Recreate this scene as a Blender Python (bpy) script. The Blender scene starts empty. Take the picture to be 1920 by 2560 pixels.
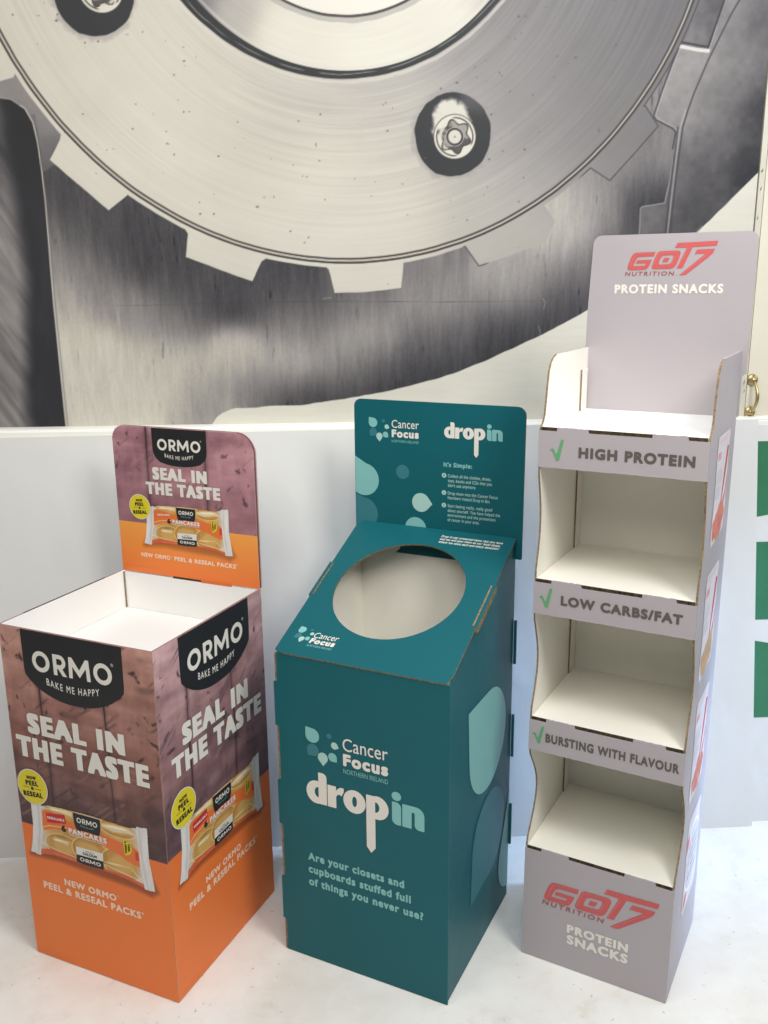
import bpy, math, random
import numpy as np
from mathutils import Vector, Matrix

# ------------------------------------------------------------------ camera, world, lights, exposure
sc = bpy.context.scene
COL = sc.collection
R = math.radians

cam = bpy.data.cameras.new('camera')
cam.sensor_fit = 'VERTICAL'; cam.sensor_height = 36.0
cam.lens = 2266.1 / 2560.0 * 36.0
cam.clip_start = 0.05; cam.clip_end = 60
co = bpy.data.objects.new('camera', cam); COL.objects.link(co); sc.camera = co
_p, _r, _y = R(-14.2564), R(-0.5581), R(-3.1531)
fw = Vector((-math.sin(_y) * math.cos(_p), math.cos(_y) * math.cos(_p), math.sin(_p)))
rt = Vector((math.cos(_y), math.sin(_y), 0)); up = rt.cross(fw)
rt2 = rt * math.cos(_r) + up * math.sin(_r); up2 = -rt * math.sin(_r) + up * math.cos(_r)
M = Matrix((rt2, up2, -fw)).transposed().to_4x4()
M.translation = Vector((0, -2.1791, 1.4865))
co.matrix_world = M

w = bpy.data.worlds.new('World'); sc.world = w; w.use_nodes = True
bg = w.node_tree.nodes['Background']
bg.inputs[0].default_value = (0.62, 0.78, 1.0, 1); bg.inputs[1].default_value = 0.08

def area(name, loc, target, size, power, col, sy=None):
    l = bpy.data.lights.new(name, 'AREA'); l.energy = power; l.color = col; l.size = size
    if sy: l.shape = 'RECTANGLE'; l.size_y = sy
    o = bpy.data.objects.new(name, l); COL.objects.link(o); o.location = loc
    o.rotation_euler = (Vector(target) - Vector(loc)).to_track_quat('-Z', 'Y').to_euler()
    return o
area('right_ceiling_lamp', (1.15, -1.95, 2.75), (.1, -.2, .8), .8, 38, (1.0, .97, .92))
area('front_ceiling_lamp', (-.2, -2.4, 2.75), (0, -.2, .3), 1.2, 22, (1.0, .95, .86))
area('middle_ceiling_lamp', (.1, -1.1, 2.8), (.1, -.8, 0), 1.2, 14, (.92, .96, 1.0))
area('left_fill_light', (-1.35, -1.55, 2.7), (-.3, -.1, .8), .9, 11, (1.0, .93, .82))  # added fill, softens the bin header's shadow on the leaning board
area('skylight', (.9, -.6, 2.8), (.6, -.3, 0), 1.0, 9, (.76, .88, 1.0))
o_ = area('side_gap_beam', (2.3, -.06, .55), (.45, -.10, .35), .35, 6.5, (.42, .63, 1.0), .8); o_.data.spread = R(28)  # added narrow blue beam, shaped to tint the gap behind the snack stand
area('side_window_high', (3.0, -.5, 2.2), (.8, -.2, .3), 1.2, 15, (.76, .84, 1.0), 1.2)

sc.view_settings.view_transform = 'Standard'; sc.view_settings.look = 'None'
sc.view_settings.exposure = 0.06; sc.view_settings.gamma = 1.0
sc.view_settings.use_curve_mapping = False
sc.render.engine = 'CYCLES'
sc.cycles.use_denoising = True
sc.cycles.max_bounces = 8

# ------------------------------------------------------------------ helpers
random.seed(4); rng = np.random.default_rng(4)

def lin1(c):
    c = np.asarray(c, float) / 255.0
    return np.where(c <= 0.04045, c / 12.92, ((c + 0.055) / 1.055) ** 2.4)

MATS = {}
def card_bump(nt, b, tc=None):
    tc = tc or nt.nodes.new('ShaderNodeTexCoord')
    n = nt.nodes.new('ShaderNodeTexNoise'); n.inputs['Scale'].default_value = 5.0; n.inputs['Detail'].default_value = 3
    n2 = nt.nodes.new('ShaderNodeTexNoise'); n2.inputs['Scale'].default_value = 160.0; n2.inputs['Detail'].default_value = 2
    for q in (n, n2): nt.links.new(tc.outputs['Object'], q.inputs['Vector'])
    b1 = nt.nodes.new('ShaderNodeBump'); b1.inputs['Strength'].default_value = 0.35; b1.inputs['Distance'].default_value = 0.012
    b2 = nt.nodes.new('ShaderNodeBump'); b2.inputs['Strength'].default_value = 0.10; b2.inputs['Distance'].default_value = 0.0006
    nt.links.new(n.outputs['Fac'], b1.inputs['Height']); nt.links.new(n2.outputs['Fac'], b2.inputs['Height'])
    nt.links.new(b1.outputs['Normal'], b2.inputs['Normal']); nt.links.new(b2.outputs['Normal'], b.inputs['Normal'])
def mat(name, rgb, rough=0.55, spec=0.4, metal=0.0, var=0.05, scale=9.0, bump=0.0, bscale=200.0, card=False):
    if name in MATS: return MATS[name]
    m = bpy.data.materials.new(name); m.use_nodes = True; MATS[name] = m
    nt = m.node_tree; b = nt.nodes['Principled BSDF']
    c = [float(x) for x in lin1(rgb)]
    tc = nt.nodes.new('ShaderNodeTexCoord')
    n = nt.nodes.new('ShaderNodeTexNoise'); n.inputs['Scale'].default_value = scale; n.inputs['Detail'].default_value = 6
    nt.links.new(tc.outputs['Object'], n.inputs['Vector'])
    r = nt.nodes.new('ShaderNodeValToRGB')
    r.color_ramp.elements[0].position = 0.3; r.color_ramp.elements[1].position = 0.7
    r.color_ramp.elements[0].color = [x * (1 - var) for x in c] + [1]
    r.color_ramp.elements[1].color = [min(1, x * (1 + var)) for x in c] + [1]
    nt.links.new(n.outputs['Fac'], r.inputs['Fac']); nt.links.new(r.outputs['Color'], b.inputs['Base Color'])
    b.inputs['Roughness'].default_value = rough; b.inputs['Specular IOR Level'].default_value = spec
    b.inputs['Metallic'].default_value = metal
    if card: card_bump(nt, b, tc)
    if bump:
        n2 = nt.nodes.new('ShaderNodeTexNoise'); n2.inputs['Scale'].default_value = bscale; n2.inputs['Detail'].default_value = 4
        nt.links.new(tc.outputs['Object'], n2.inputs['Vector'])
        bp = nt.nodes.new('ShaderNodeBump'); bp.inputs['Strength'].default_value = bump; bp.inputs['Distance'].default_value = 0.002
        nt.links.new(n2.outputs['Fac'], bp.inputs['Height']); nt.links.new(bp.outputs['Normal'], b.inputs['Normal'])
    return m

def attr_mat(name, rough=0.5, spec=0.35):
    m = bpy.data.materials.new(name); m.use_nodes = True
    nt = m.node_tree; b = nt.nodes['Principled BSDF']
    a = nt.nodes.new('ShaderNodeAttribute'); a.attribute_name = 'print'
    nt.links.new(a.outputs['Color'], b.inputs['Base Color'])
    b.inputs['Roughness'].default_value = rough; b.inputs['Specular IOR Level'].default_value = spec
    card_bump(nt, b)
    return m

class MB:
    def __init__(s): s.v = []; s.f = []; s.m = []; s.mats = []
    def mi(s, m):
        if m not in s.mats: s.mats.append(m)
        return s.mats.index(m)
    def add(s, vs, fs, m):
        k = len(s.v); i = s.mi(m)
        s.v += [tuple(x) for x in vs]; s.f += [tuple(k + a for a in f) for f in fs]; s.m += [i] * len(fs)
    def box(s, lo, hi, m):
        x0, y0, z0 = lo; x1, y1, z1 = hi
        s.add([(x0, y0, z0), (x1, y0, z0), (x1, y1, z0), (x0, y1, z0), (x0, y0, z1), (x1, y0, z1), (x1, y1, z1), (x0, y1, z1)],
              [(0, 3, 2, 1), (4, 5, 6, 7), (0, 1, 5, 4), (1, 2, 6, 5), (2, 3, 7, 6), (3, 0, 4, 7)], m)
    def build(s, name, parent=None, smooth=False):
        me = bpy.data.meshes.new(name); me.from_pydata(s.v, [], s.f)
        for m in s.mats: me.materials.append(m)
        me.polygons.foreach_set('material_index', s.m)
        if smooth: me.polygons.foreach_set('use_smooth', [True] * len(s.f))
        me.update()
        o = bpy.data.objects.new(name, me); COL.objects.link(o)
        if parent is not None: o.parent = parent
        return o

def thing(name, label, cat, loc=(0, 0, 0), rz=0.0, group=None):
    o = bpy.data.objects.new(name, None); o.empty_display_size = 0.1; COL.objects.link(o)
    o.location = loc; o.rotation_euler = (0, 0, rz); o['label'] = label; o['category'] = cat
    if group: o['group'] = group
    return o

class Fr:
    """a flat panel frame: origin, right, up; the outward normal is right x up"""
    def __init__(s, o, a, b): s.o = np.array(o, float); s.a = np.array(a, float); s.b = np.array(b, float); s.n = np.cross(s.a, s.b)
    def p(s, x, y, d=0.0): return tuple(s.o + s.a * x + s.b * y + s.n * d)

def panel(mb, fr, loop, t, front, back, edge, d=0.0, hole=None, edge_of=None):
    """a sheet of board: outline (counter-clockwise from the front) with thickness t behind the printed face"""
    n = len(loop)
    F = [fr.p(x, y, d) for x, y in loop]; B = [fr.p(x, y, d - t) for x, y in loop]
    if hole is None:
        mb.add(F, [tuple(range(n))], front); mb.add(B, [tuple(reversed(range(n)))], back)
    else:
        # a ring of quads between outline and hole, both resampled by angle
        h = len(hole); cx = sum(p[0] for p in hole) / h; cy = sum(p[1] for p in hole) / h
        out = []
        for hx, hy in hole:
            dx, dy = hx - cx, hy - cy; best = None
            for i in range(n):
                (x0, y0), (x1, y1) = loop[i], loop[(i + 1) % n]
                ex, ey = x1 - x0, y1 - y0; den = dx * ey - dy * ex
                if abs(den) < 1e-12: continue
                tt = ((x0 - cx) * ey - (y0 - cy) * ex) / den; uu = ((x0 - cx) * dy - (y0 - cy) * dx) / den
                if tt > 0 and -1e-9 <= uu <= 1 + 1e-9 and (best is None or tt > best): best = tt
            out.append((cx + dx * best, cy + dy * best))
        vs = [fr.p(*q, d) for q in hole] + [fr.p(*q, d) for q in out]
        mb.add(vs, [(i, h + i, h + (i + 1) % h, (i + 1) % h) for i in range(h)], front)
        vs = [fr.p(*q, d - t) for q in hole] + [fr.p(*q, d - t) for q in out]
        mb.add(vs, [(i, (i + 1) % h, h + (i + 1) % h, h + i) for i in range(h)], back)
        vs = [fr.p(*q, d) for q in hole] + [fr.p(*q, d - t) for q in hole]
        mb.add(vs, [(i, (i + 1) % h, h + (i + 1) % h, h + i) for i in range(h)], edge)
        loop = out; n = h
        F = [fr.p(x, y, d) for x, y in loop]; B = [fr.p(x, y, d - t) for x, y in loop]
    for i in range(n):
        j = (i + 1) % n
        e = edge_of(loop[i], loop[j]) if edge_of else edge
        mb.add([F[i], B[i], B[j], F[j]], [(0, 1, 2, 3)], e)

def rrect(x0, y0, x1, y1, r, seg=8):
    """rectangle with corner radii r = (bl, br, tr, tl)"""
    if not isinstance(r, (tuple, list)): r = (r,) * 4
    P = []
    for (cx, cy, a0, rr) in ((x0 + r[0], y0 + r[0], 180, r[0]), (x1 - r[1], y0 + r[1], 270, r[1]), (x1 - r[2], y1 - r[2], 0, r[2]), (x0 + r[3], y1 - r[3], 90, r[3])):
        if rr <= 0: P.append((cx, cy)); continue
        for k in range(seg + 1):
            a = R(a0 + 90 * k / seg); P.append((cx + rr * math.cos(a), cy + rr * math.sin(a)))
    return P

def rough_line(a, b, n=14, amp=0.0012):
    out = []
    for k in range(n + 1):
        t = k / n; out.append((a[0] + (b[0] - a[0]) * t, a[1] + (b[1] - a[1]) * t + random.uniform(-amp, amp)))
    return out

# ---- flat printed shapes: a signed distance on a grid, cut into clean polygons
def cut(sd, x0, y0, h):
    """sd[j,i] < 0 inside; returns 2D verts and faces"""
    ny, nx = sd.shape; V = []; Fc = []
    ins = sd < 0
    c = ins[:-1, :-1].astype(int) + ins[1:, :-1] + ins[:-1, 1:] + ins[1:, 1:]
    for j in range(ny - 1):
        row = c[j]; i = 0
        while i < nx - 1:
            if row[i] == 0: i += 1; continue
            if row[i] == 4:
                k = i
                while k < nx - 1 and row[k] == 4: k += 1
                b = len(V); V += [(x0 + i * h, y0 + j * h), (x0 + k * h, y0 + j * h), (x0 + k * h, y0 + (j + 1) * h), (x0 + i * h, y0 + (j + 1) * h)]
                Fc.append((b, b + 1, b + 2, b + 3)); i = k; continue
            q = [(i, j), (i + 1, j), (i + 1, j + 1), (i, j + 1)]; P = []
            for k in range(4):
                A, B = q[k], q[(k + 1) % 4]; sa, sb = sd[A[1], A[0]], sd[B[1], B[0]]
                if sa < 0: P.append((x0 + A[0] * h, y0 + A[1] * h))
                if (sa < 0) != (sb < 0):
                    t = sa / (sa - sb); P.append((x0 + (A[0] + (B[0] - A[0]) * t) * h, y0 + (A[1] + (B[1] - A[1]) * t) * h))
            if len(P) >= 3:
                b = len(V); V += P; Fc.append(tuple(range(b, b + len(P))))
            i += 1
    return V, Fc

def sd_shape(fn, x0, y0, x1, y1, h):
    xs = np.arange(x0 - 2 * h, x1 + 2 * h, h); ys = np.arange(y0 - 2 * h, y1 + 2 * h, h)
    X, Y = np.meshgrid(xs, ys)
    return cut(fn(X, Y), xs[0], ys[0], h)

def s_ell(X, Y, cx, cy, rx, ry): return (np.hypot((X - cx) / rx, (Y - cy) / ry) - 1) * min(rx, ry)
def s_box(X, Y, x0, y0, x1, y1): return np.maximum(np.abs(X - (x0 + x1) / 2) - (x1 - x0) / 2, np.abs(Y - (y0 + y1) / 2) - (y1 - y0) / 2)
def s_poly(X, Y, P):
    P = np.asarray(P, float); n = len(P); d = np.full(X.shape, 1e9); ins = np.zeros(X.shape, bool)
    for i in range(n):
        a, b = P[i], P[(i + 1) % n]; e = b - a
        t = np.clip(((X - a[0]) * e[0] + (Y - a[1]) * e[1]) / (e @ e + 1e-18), 0, 1)
        d = np.minimum(d, (X - a[0] - e[0] * t) ** 2 + (Y - a[1] - e[1] * t) ** 2)
        c = (a[1] > Y) != (b[1] > Y)
        if abs(e[1]) > 1e-15: ins ^= c & (X < a[0] + e[0] * (Y - a[1]) / e[1])
    return np.where(ins, -1, 1) * np.sqrt(d)
def U(*a):
    r = a[0]
    for b in a[1:]: r = np.minimum(r, b)
    return r
def SUB(a, b): return np.maximum(a, -b)

# ---- lettering: outlines of the built-in typeface, thickened
_out = {}
def outline(ch):
    if ch in _out: return _out[ch]
    def segs(body):
        c = bpy.data.curves.new('t', 'FONT'); c.body = body; c.resolution_u = 4
        o = bpy.data.objects.new('t', c); COL.objects.link(o)
        dg = bpy.context.evaluated_depsgraph_get(); me = bpy.data.meshes.new_from_object(o.evaluated_get(dg))
        cnt = {}
        for p in me.polygons:
            for e in p.edge_keys: cnt[e] = cnt.get(e, 0) + 1
        v = [x.co.xy.copy() for x in me.vertices]
        S = [(tuple(v[a]), tuple(v[b])) for (a, b), k in cnt.items() if k == 1]
        bpy.data.objects.remove(o); bpy.data.curves.remove(c); bpy.data.meshes.remove(me)
        return S
    def right(S): return max(max(a[0], b[0]) for a, b in S)
    S = segs(ch) if ch != ' ' else []
    adv = right(segs('H' + ch + 'H')) - right(segs('HH'))
    _out[ch] = (S, adv); return _out[ch]
_CAP = None
def cap():
    global _CAP
    if _CAP is None: _CAP = max(max(a[1], b[1]) for a, b in outline('H')[0])
    return _CAP
_gl = {}
def glyph(ch, bold, square, res):
    key = (ch, bold, square, res)
    if key in _gl: return _gl[key]
    S, adv = outline(ch)
    if not S: _gl[key] = ([], [], adv); return _gl[key]
    A = np.array(S); h = cap() / res; b = bold
    xs = np.arange(A[..., 0].min() - b - 2 * h, A[..., 0].max() + b + 3 * h, h); ys = np.arange(A[..., 1].min() - b - 2 * h, A[..., 1].max() + b + 3 * h, h)
    X, Y = np.meshgrid(xs, ys)
    def sdf(X, Y):
        d = np.full(X.shape, 1e9); ins = np.zeros(X.shape, bool)
        for a, c in A:
            e = c - a
            t = np.clip(((X - a[0]) * e[0] + (Y - a[1]) * e[1]) / (e @ e + 1e-18), 0, 1)
            d = np.minimum(d, (X - a[0] - e[0] * t) ** 2 + (Y - a[1] - e[1] * t) ** 2)
            if abs(e[1]) > 1e-12: ins ^= ((a[1] > Y) != (c[1] > Y)) & (X < a[0] + e[0] * (Y - a[1]) / e[1])
        return np.where(ins, -1, 1) * np.sqrt(d)
    if square and b > 0:
        sd = sdf(X, Y)
        k = b
        for sx in (-1, -0.5, 0, 0.5, 1):
            for sy in (-0.55, 0, 0.55):
                if sx or sy: sd = np.minimum(sd, sdf(X - sx * k, Y - sy * k))
    else: sd = sdf(X, Y) - b
    V, Fc = cut(sd, xs[0], ys[0], h)
    _gl[key] = (V, Fc, adv); return _gl[key]

_XH = None
def xh():
    global _XH
    if _XH is None: _XH = max(max(a[1], b[1]) for a, b in outline('x')[0])
    return _XH
def text(mb, fr, s, x0, x1, y0, y1, m, d, bold=0.0, square=False, res=18, slant=0.0, track=0.0, bend=0.0, rot=0.0, flip=None, xr=None):
    """string between x0 and x1, baseline y0, capitals up to y1"""
    V = []; Fc = []; x = 0.0
    for ch in s:
        v, f, adv = glyph(ch, bold, square, res)
        if xr and ch.islower():
            a_, b_ = xh(), cap() * xr; c_ = cap()
            v = [(q, y * b_ / a_ if y <= a_ and y > 0 else (y if y <= 0 else min(b_ + (y - a_) * (c_ - b_) / (c_ - a_), 9))) for q, y in v]
        k = len(V); V += [(x + a, b) for a, b in v]; Fc += [tuple(k + i for i in q) for q in f]
        x += adv + (bold * 1.7 + track)
    if not V: return
    A = np.array(V); ex = bold * 0.55 if square else bold
    lo, hi = A[:, 0].min(), A[:, 0].max()
    X = (A[:, 0] - lo) / (hi - lo); Y = (A[:, 1] + ex) / (cap() + 2 * ex)
    yy = Y * (y1 - y0)
    xx = x0 + X * (x1 - x0) + slant * yy
    c = (x0 + x1) / 2; yb = y0 + yy + bend * ((xx - c) / ((x1 - x0) / 2)) ** 2
    if rot:
        cy = (y0 + y1) / 2; cr, sr = math.cos(rot), math.sin(rot)
        xx, yb = c + (xx - c) * cr - (yb - cy) * sr, cy + (xx - c) * sr + (yb - cy) * cr
    if flip: xx, yb = flip(xx, yb)
    mb.add([fr.p(a, b, d) for a, b in zip(xx, yb)], Fc, m)

def flat(mb, fr, loop, m, d): mb.add([fr.p(x, y, d) for x, y in loop], [tuple(range(len(loop)))], m)
def flatV(mb, fr, VF, m, d, f=None):
    V, Fc = VF
    mb.add([fr.p(*(f(x, y) if f else (x, y)), d) for x, y in V], Fc, m)
def ell(cx, cy, rx, ry, n=40): return [(cx + rx * math.cos(2 * math.pi * k / n), cy + ry * math.sin(2 * math.pi * k / n)) for k in range(n)]
def drop(cx, cy, r, ax, ay, n=40, clip=None):
    """round drop with a point at (ax, ay)"""
    D = math.hypot(ax - cx, ay - cy); th = math.atan2(ay - cy, ax - cx); al = math.acos(min(1, r / D))
    P = [(cx + r * math.cos(th + al + (2 * math.pi - 2 * al) * k / n), cy + r * math.sin(th + al + (2 * math.pi - 2 * al) * k / n)) for k in range(n + 1)] + [(ax, ay)]
    if clip: P = [(min(max(x, clip[0]), clip[1]), max(y, clip[2])) for x, y in P]
    Q = []
    for p in P:
        if not Q or math.hypot(p[0] - Q[-1][0], p[1] - Q[-1][1]) > 1e-6: Q.append(p)
    return Q

# ---- printed pictures: colour sheets painted from noise and shapes
def vnoise(x, y, seed):
    xi = np.floor(x).astype(np.int64); yi = np.floor(y).astype(np.int64); xf = x - xi; yf = y - yi
    def hsh(a, b):
        n = (a * 374761393 + b * 668265263 + seed * 1442695041) & 0xFFFFFFFF
        n = ((n ^ (n >> 13)) * 1274126177) & 0xFFFFFFFF
        return ((n ^ (n >> 16)) & 0xFFFF) / 65535.0
    u = xf * xf * (3 - 2 * xf); v = yf * yf * (3 - 2 * yf)
    return (hsh(xi, yi) * (1 - u) + hsh(xi + 1, yi) * u) * (1 - v) + (hsh(xi, yi + 1) * (1 - u) + hsh(xi + 1, yi + 1) * u) * v
def fbm(x, y, seed, oct=4):
    s = 0; a = 0.5; t = 0
    for k in range(oct): s = s + a * vnoise(x * 2 ** k, y * 2 ** k, seed + k * 17); t += a; a *= 0.5
    return s / t - 0.5
def ss(a, b, x): t = np.clip((x - a) / (b - a), 0, 1); return t * t * (3 - 2 * t)
def tone_field(X, Z, pts, k, sig=None):
    if sig:
        w = 1e-9; s = 1e-9 * 120
        for px, pz, g in pts:
            d2 = (X - px) ** 2 + (Z - pz) ** 2; ww = np.exp(-d2 / (2 * sig * sig)) + 1e-5 / (d2 + .01); w = w + ww; s = s + ww * g
        return s / w
    w = 0; s = 0
    for px, pz, g in pts:
        ww = 1.0 / (((X - px) ** 2 + (Z - pz) ** 2) + k * k) ** 2; w = w + ww; s = s + ww * g
    return s / w
def ramp(g, stops):
    xs = [s[0] for s in stops]
    return np.stack([np.interp(g, xs, [s[1][c] for s in stops]) for c in range(3)], -1)
def mix(C, c, m): return C * (1 - m[..., None]) + np.asarray(c, float) * m[..., None]

def sheet(mb_name, fr, x0, y0, h, C, m, d, parent, keep=None, fn=None):
    """one mesh sheet of (ny,nx) points carrying painted colours (sRGB 0..255)"""
    ny, nx = C.shape[:2]
    xs = x0 + np.arange(nx) * h; ys = y0 + np.arange(ny) * h
    X, Y = np.meshgrid(xs, ys)
    if fn: X, Y = fn(X, Y)
    P = fr.o + X[..., None] * fr.a + Y[..., None] * fr.b + fr.n * d
    idx = np.arange(nx * ny).reshape(ny, nx)
    q = np.stack([idx[:-1, :-1], idx[:-1, 1:], idx[1:, 1:], idx[1:, :-1]], -1)
    if keep is not None:
        kk = keep[:-1, :-1] & keep[1:, 1:] & keep[1:, :-1] & keep[:-1, 1:]; q = q[kk]
    q = q.reshape(-1, 4)
    me = bpy.data.meshes.new(mb_name)
    me.vertices.add(nx * ny); me.vertices.foreach_set('co', P.reshape(-1).astype(np.float32))
    me.loops.add(q.size); me.loops.foreach_set('vertex_index', q.reshape(-1).astype(np.int32))
    me.polygons.add(len(q)); me.polygons.foreach_set('loop_start', np.arange(0, q.size, 4, dtype=np.int32))
    me.update(calc_edges=True)
    a = me.attributes.new('print', 'FLOAT_COLOR', 'POINT')
    L = np.ones((nx * ny, 4), np.float32); L[:, :3] = lin1(np.clip(C, 0, 255)).reshape(-1, 3)
    a.data.foreach_set('color', L.reshape(-1))
    me.materials.append(m); me.validate()
    o = bpy.data.objects.new(mb_name, me); COL.objects.link(o)
    if parent is not None: o.parent = parent
    return o

# ------------------------------------------------------------------ materials
WHITE = mat('white_board', (238, 237, 234), 0.5, 0.4, var=0.012, scale=5, card=True)
CREAM = mat('inner_liner', (238, 235, 225), 0.6, 0.3, var=0.015, scale=6, card=True)
KRAFT = mat('kraft_edge', (138, 119, 92), 0.9, 0.1, var=0.4, scale=170)
DARKKRAFT = mat('kraft_slot', (74, 62, 48), 0.9, 0.1, var=0.7, scale=170)
PLUM = mat('plum_edge', (150, 112, 112), 0.5, 0.4, var=0.12, scale=20)
ORANGE = mat('orange_print', (222, 112, 52), 0.5, 0.4, var=0.02)
BLACK = mat('black_print', (38, 39, 41), 0.5, 0.35, var=0.04)
INK = mat('white_ink', (230, 226, 217), 0.5, 0.35, var=0.02)
PALEINK = mat('pale_orange_ink', (250, 216, 188), 0.5, 0.35, var=0.02)
FAINT = mat('faint_orange_ink', (228, 140, 88), 0.5, 0.35, var=0.02)
YELLOW = mat('yellow_print', (226, 208, 44), 0.5, 0.35, var=0.02)
RED = mat('red_print', (205, 42, 48), 0.5, 0.35, var=0.02)
TEAL = mat('teal_print', (14, 94, 103), 0.45, 0.28, var=0.02, scale=5, card=True)
TEALE = mat('teal_edge', (44, 104, 112), 0.6, 0.3, var=0.1, scale=60)
LTEAL = mat('light_teal_ink', (132, 192, 190), 0.45, 0.4, var=0.015)
PTEAL = mat('pale_teal_ink', (172, 210, 202), 0.45, 0.4, var=0.015)
MTEAL = mat('mid_teal_ink', (56, 122, 132), 0.45, 0.4, var=0.015)
LILAC = mat('lilac_grey_print', (176, 168, 172), 0.45, 0.4, var=0.012, scale=5, card=True)
GREYINK = mat('dark_grey_ink', (96, 88, 84), 0.5, 0.35, var=0.03)
GREEN = mat('green_ink', (98, 164, 114), 0.5, 0.35, var=0.03)
CORAL = mat('coral_ink', (200, 92, 92), 0.5, 0.35, var=0.03)
DCORAL = mat('dark_coral_ink', (160, 90, 92), 0.5, 0.35, var=0.03)
PCORAL = mat('pale_coral_ink', (208, 138, 138), 0.5, 0.35, var=0.03)

# ------------------------------------------------------------------ floor
def floor_mat():
    m = bpy.data.materials.new('painted_floor'); m.use_nodes = True; nt = m.node_tree; b = nt.nodes['Principled BSDF']
    tc = nt.nodes.new('ShaderNodeTexCoord')
    def noise(scale, det=6, rough=0.6):
        n = nt.nodes.new('ShaderNodeTexNoise'); n.inputs['Scale'].default_value = scale; n.inputs['Detail'].default_value = det; n.inputs['Roughness'].default_value = rough
        nt.links.new(tc.outputs['Object'], n.inputs['Vector']); return n
    def rmp(src, stops):
        r = nt.nodes.new('ShaderNodeValToRGB'); e = r.color_ramp.elements
        while len(e) < len(stops): e.new(0.5)
        for k, (p, c) in enumerate(stops): e[k].position = p; e[k].color = (*c, 1)
        nt.links.new(src, r.inputs['Fac']); return r
    def mx(a, bb, mode='MULTIPLY', fac=1.0):
        x = nt.nodes.new('ShaderNodeMix'); x.data_type = 'RGBA'; x.blend_type = mode; x.inputs[0].default_value = fac
        nt.links.new(a, x.inputs[6]); nt.links.new(bb, x.inputs[7]); return x.outputs[2]
    L = lambda c: tuple(float(v) for v in lin1(c))
    base = rmp(noise(2.2, 8, 0.62).outputs['Fac'], [(0.3, L((226, 223, 216))), (0.5, L((240, 239, 235))), (0.7, L((245, 245, 242)))])
    blot = rmp(noise(7.5, 7, 0.7).outputs['Fac'], [(0.28, (0.84, 0.81, 0.76)), (0.42, (0.96, 0.95, 0.935)), (0.6, (1, 1, 1))])
    spk = rmp(noise(70, 3, 0.5).outputs['Fac'], [(0.27, (0.45, 0.42, 0.38)), (0.31, (1, 1, 1)), (0.6, (1, 1, 1))])
    c = mx(base.outputs['Color'], blot.outputs['Color']); c = mx(c, spk.outputs['Color'], fac=0.7)
    nt.links.new(c, b.inputs['Base Color'])
    rr = rmp(noise(5, 5).outputs['Fac'], [(0.3, (0.34,) * 3), (0.7, (0.52,) * 3)])
    nt.links.new(rr.outputs['Color'], b.inputs['Roughness']); b.inputs['Specular IOR Level'].default_value = 0.45
    bp = nt.nodes.new('ShaderNodeBump'); bp.inputs['Strength'].default_value = 0.12; bp.inputs['Distance'].default_value = 0.004
    nt.links.new(noise(18, 6).outputs['Fac'], bp.inputs['Height']); nt.links.new(bp.outputs['Normal'], b.inputs['Normal'])
    return m
mb = MB(); mb.add([(-4, -5, 0), (5, -5, 0), (5, 0.6, 0), (-4, 0.6, 0)], [(0, 1, 2, 3)], floor_mat())
fl = mb.build('floor'); fl['kind'] = 'structure'; fl['label'] = 'off-white painted floor with faint stains'

# ------------------------------------------------------------------ wall with its printed mural
WY = 0.1876
wall = thing('wall', 'wall covered by a large black and white print of gear wheels and bolts', 'wall', (0, WY, 0))
WF = Fr((0, 0, 0), (1, 0, 0), (0, 0, 1))
PLAST = mat('wall_paint', (214, 209, 194), 0.6, 0.3, var=0.03, scale=3)
mb = MB(); mb.box((-2.4, 0.004, 0), (1.083, 0.16, 3.2), PLAST); mb.build('wall_body', wall)

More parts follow.
